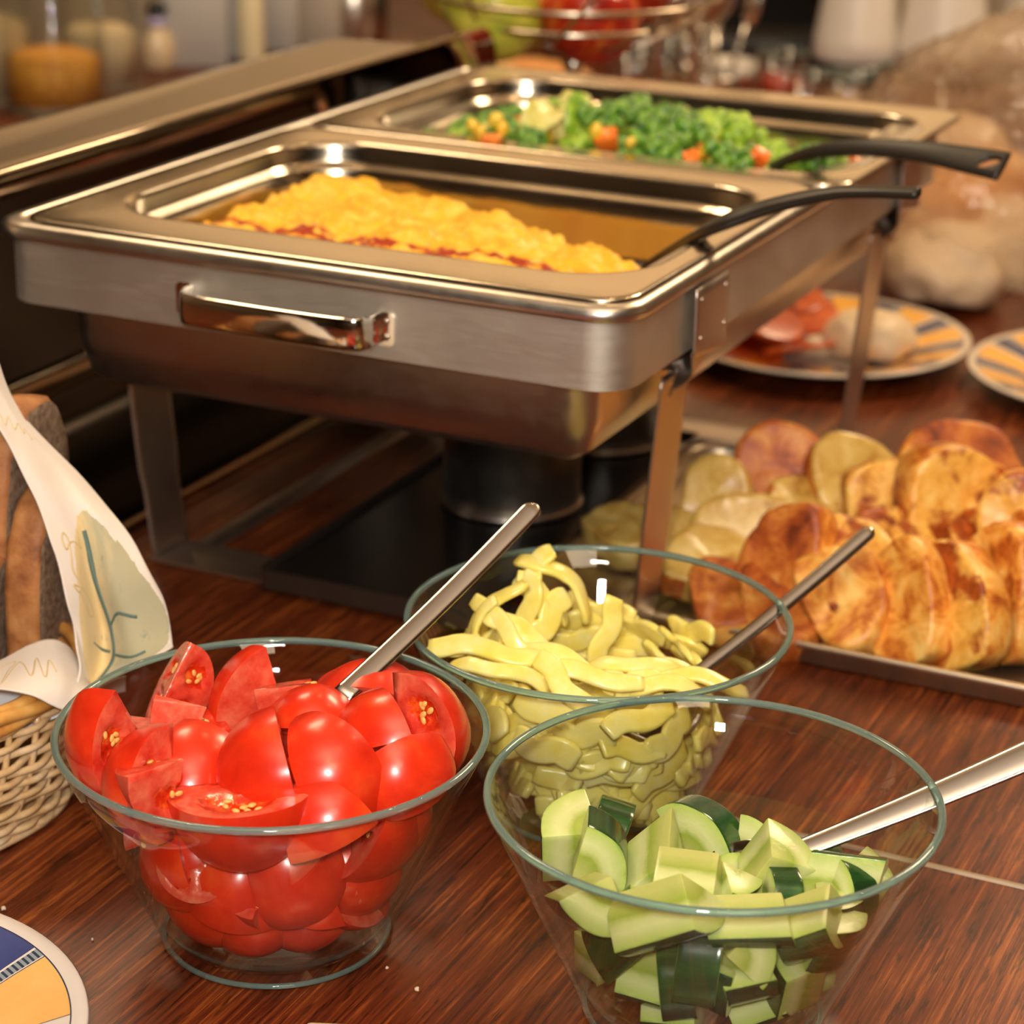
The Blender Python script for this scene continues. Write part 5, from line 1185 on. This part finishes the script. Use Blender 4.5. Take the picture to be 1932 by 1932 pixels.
# steel lamp stand poles
for i, (px, lab) in enumerate([(1240, 'thin chrome pole beside the fruit bowl'), (1308, 'thin chrome pole in front of the coffee machine')]):
    P = atz(px, 140, 0); P = Vector((aty(px, 120, 2.45).x, 2.45, 0)); t = empty('chrome_pole_stand', P); tag(t, lab, 'stand')
    lathe('stand_foot', [(0, .0006), (.030, .0006), (.030, .004), (.006, .007), (0, .007)], POLISH, t, 24); tube('pole', [(0, 0, .006), (0, 0, .15), (0, 0, .34)], .0042, POLISH, t, 8)
    lathe('top_knob', [(0, .338), (.007, .342), (.009, .350), (.006, .358), (0, .360)], POLISH, t, 16)
# cereal jar, bottle, cartons and tins at the left
FLAKE = N('cornflakes'); FLAKE.set(color=FLAKE.ramp(FLAKE.noise(FLAKE.coord(), 120, 3), [(.3, (.45, .16, .02)), (.6, (.78, .36, .04)), (.8, (.86, .50, .10))]), rough=.5); FLAKE.bump(FLAKE.noise(FLAKE.coord(), 150), 1, .004); FLAKE = FLAKE.m
def jar(P, r, hgt, label, fill, fh, name='storage_jar'):
    t = empty(name, P); tag(t, label, 'jar', 'glass jars at the back of the table')
    lathe('jar_body', [(0, .001), (r*.93, 0), (r, .006), (r, hgt*.82), (r*.75, hgt*.93), (r*.75, hgt), (r*.75-.003, hgt), (r*.72, hgt*.92), (r-.003, hgt*.8), (r-.003, .009), (0, .006)], GLASS, t, 48)
    if fill: lathe('jar_contents', [(0, .010), (r-.0045, .011), (r-.0045, fh), (r*.6, fh*1.12), (0, fh*1.05)], fill, t, 40)
    return t
jar(atz(105, 205, 0), .060, .20, 'glass jar half filled with orange cornflakes', FLAKE, .062)
jar(atz(-20, 190, 0), .055, .20, 'second glass jar beside the cornflakes at the photo edge', plain('pale_muesli', (.50, .36, .20), .7), .09)
jar(atz(190, 165, 0), .050, .16, 'low glass jar with beige oats behind the cornflakes', plain('oats', (.60, .46, .28), .8), .07)
t = empty('glass_bottle', atz(300, 130, 0)); tag(t, 'slim bottle with black round cap and lavender collar', 'bottle')
lathe('bottle_body', [(0, .001), (.024, .001), (.027, .005), (.027, .06), (.016, .085), (.0155, .088), (0, .088)], plain('beige_sauce', (.62, .48, .30), .25, coat=.6), t, 32); t.scale = (.78, .78, .62)
lathe('bottle_collar', [(0, .088), (.016, .088), (.015, .108), (0, .108)], plain('lavender_collar', (.42, .38, .62), .4), t, 24)
lathe('bottle_cap', [(0, .108), (.013, .108), (.017, .118), (.017, .130), (.012, .140), (0, .142)], BLACK, t, 24)
def carton(px, py, w, d, hgt, rz, mat, label, cap):
    P = atz(px, py, 0); t = empty('drink_carton', P, rz); tag(t, label, 'carton', 'drink cartons at the wall')
    bm = bmesh.new(); box_bm(bm, -w/2, w/2, -d/2, d/2, .0005, hgt); 
    bmesh.ops.bevel(bm, geom=bm.edges[:], offset=.002, segments=1, affect='EDGES'); from_bm('carton_body', bm, mat, t, True, 35)
    V = [(-w/2+.002, -d/2+.002, hgt), (w/2-.002, -d/2+.002, hgt), (w/2-.002, d/2-.002, hgt), (-w/2+.002, d/2-.002, hgt), (-w/2+.002, 0, hgt+.03), (w/2-.002, 0, hgt+.03)]
    mesh('gable_top', V, [(0, 1, 5, 4), (2, 3, 4, 5), (1, 2, 5), (3, 0, 4)], mat, t, False)
    lathe('screw_cap', [(0, 0), (.013, 0), (.013, .012), (0, .013)], cap, t, 20).location = (0, -d*.25, hgt+.012)
GREYW = plain('grey_white_card', (.50, .48, .44), .5); CREAMC = plain('cream_card', (.70, .62, .44), .5)
carton(370, 120, .085, .075, .20, .12, GREYW, 'grey white carton beside the capped bottle', plain('blue_cap', (.10, .12, .35), .4))
carton(440, 105, .070, .070, .22, .05, plain('pale_grey_card', (.46, .45, .43), .5), 'second grey carton behind the lid edge', plain('white_cap', (.7, .7, .7), .4))
carton(520, 90, .070, .070, .20, -.05, GREYW, 'third grey carton right of the cream candle', plain('grey_cap', (.3, .3, .3), .4))
carton(600, 80, .075, .070, .19, -.1, plain('warm_grey_card', (.48, .42, .34), .5), 'warm grey carton nearest the wire tools', plain('brown_cap', (.25, .12, .08), .4))
o = lathe('pillar_candle', [(0, .0005), (.017, .0005), (.018, .003), (.018, .17), (.016, .174), (.004, .171), (0, .170)], plain('candle_wax', (.80, .70, .44), .5), None, 32); o.location = atz(484, 100, 0)+Vector((0, -.06, 0)); tag(o, 'tall cream pillar candle among the grey cartons', 'candle')
# whisks and wire tools in a dark crock
t = empty('utensil_crock', atz(668, 75, 0)); tag(t, 'steel crock of dark kitchen tools behind the lid', 'crock')
lathe('crock_body', [(0, .001), (.045, .001), (.048, .005), (.050, .13), (.047, .13), (.045, .008), (0, .006)], make_steel('crock_steel', (.62, .55, .46), .2, .35), t, 40)
for i, (x, y, tx, ty) in enumerate([(-.015, 0, -.12, .05), (.012, .005, .10, -.02), (0, -.012, .02, .1)]):
    w_ = empty('kitchen_whisk', t.location+Vector((x, y, .010)), i); w_.rotation_euler = (ty, tx, i); tag(w_, ['whisk leaning to the cartons in the steel crock', 'whisk leaning to the fruit bowl in the steel crock', 'upright whisk in the steel crock'][i], 'whisk', 'whisks in the steel crock')
    tube('handle', [(0, 0, 0), (0, 0, .13)], .006, BLACKP, w_, 10)
    for k in range(4):
        a = pi*k/4; tube('wire_loop', [(.022*sin(pi*q/14)**.8*cos(a)*(1 if q <= 14 else -1), .022*sin(pi*q/14)**.8*sin(a), .13+.09*q/14) for q in range(15)], .0011, WIRE, w_, 5)
        tube('wire_loop', [(-.022*sin(pi*q/14)**.8*cos(a), -.022*sin(pi*q/14)**.8*sin(a), .13+.09*q/14) for q in range(15)], .0011, WIRE, w_, 5)
# brown paper and green leaf under the fruit bowl
lump('bread_loaf', 'small tan loaf on the table under the fruit bowl', 'bread', atz(1010, 165, .03), .075, .05, .035, ROLLC, 9, .2)
lump('pear', 'green pear on the table below the wire fruit bowl', 'pear', atz(935, 150, .03), .034, .030, .034, GRN, 4, .2)
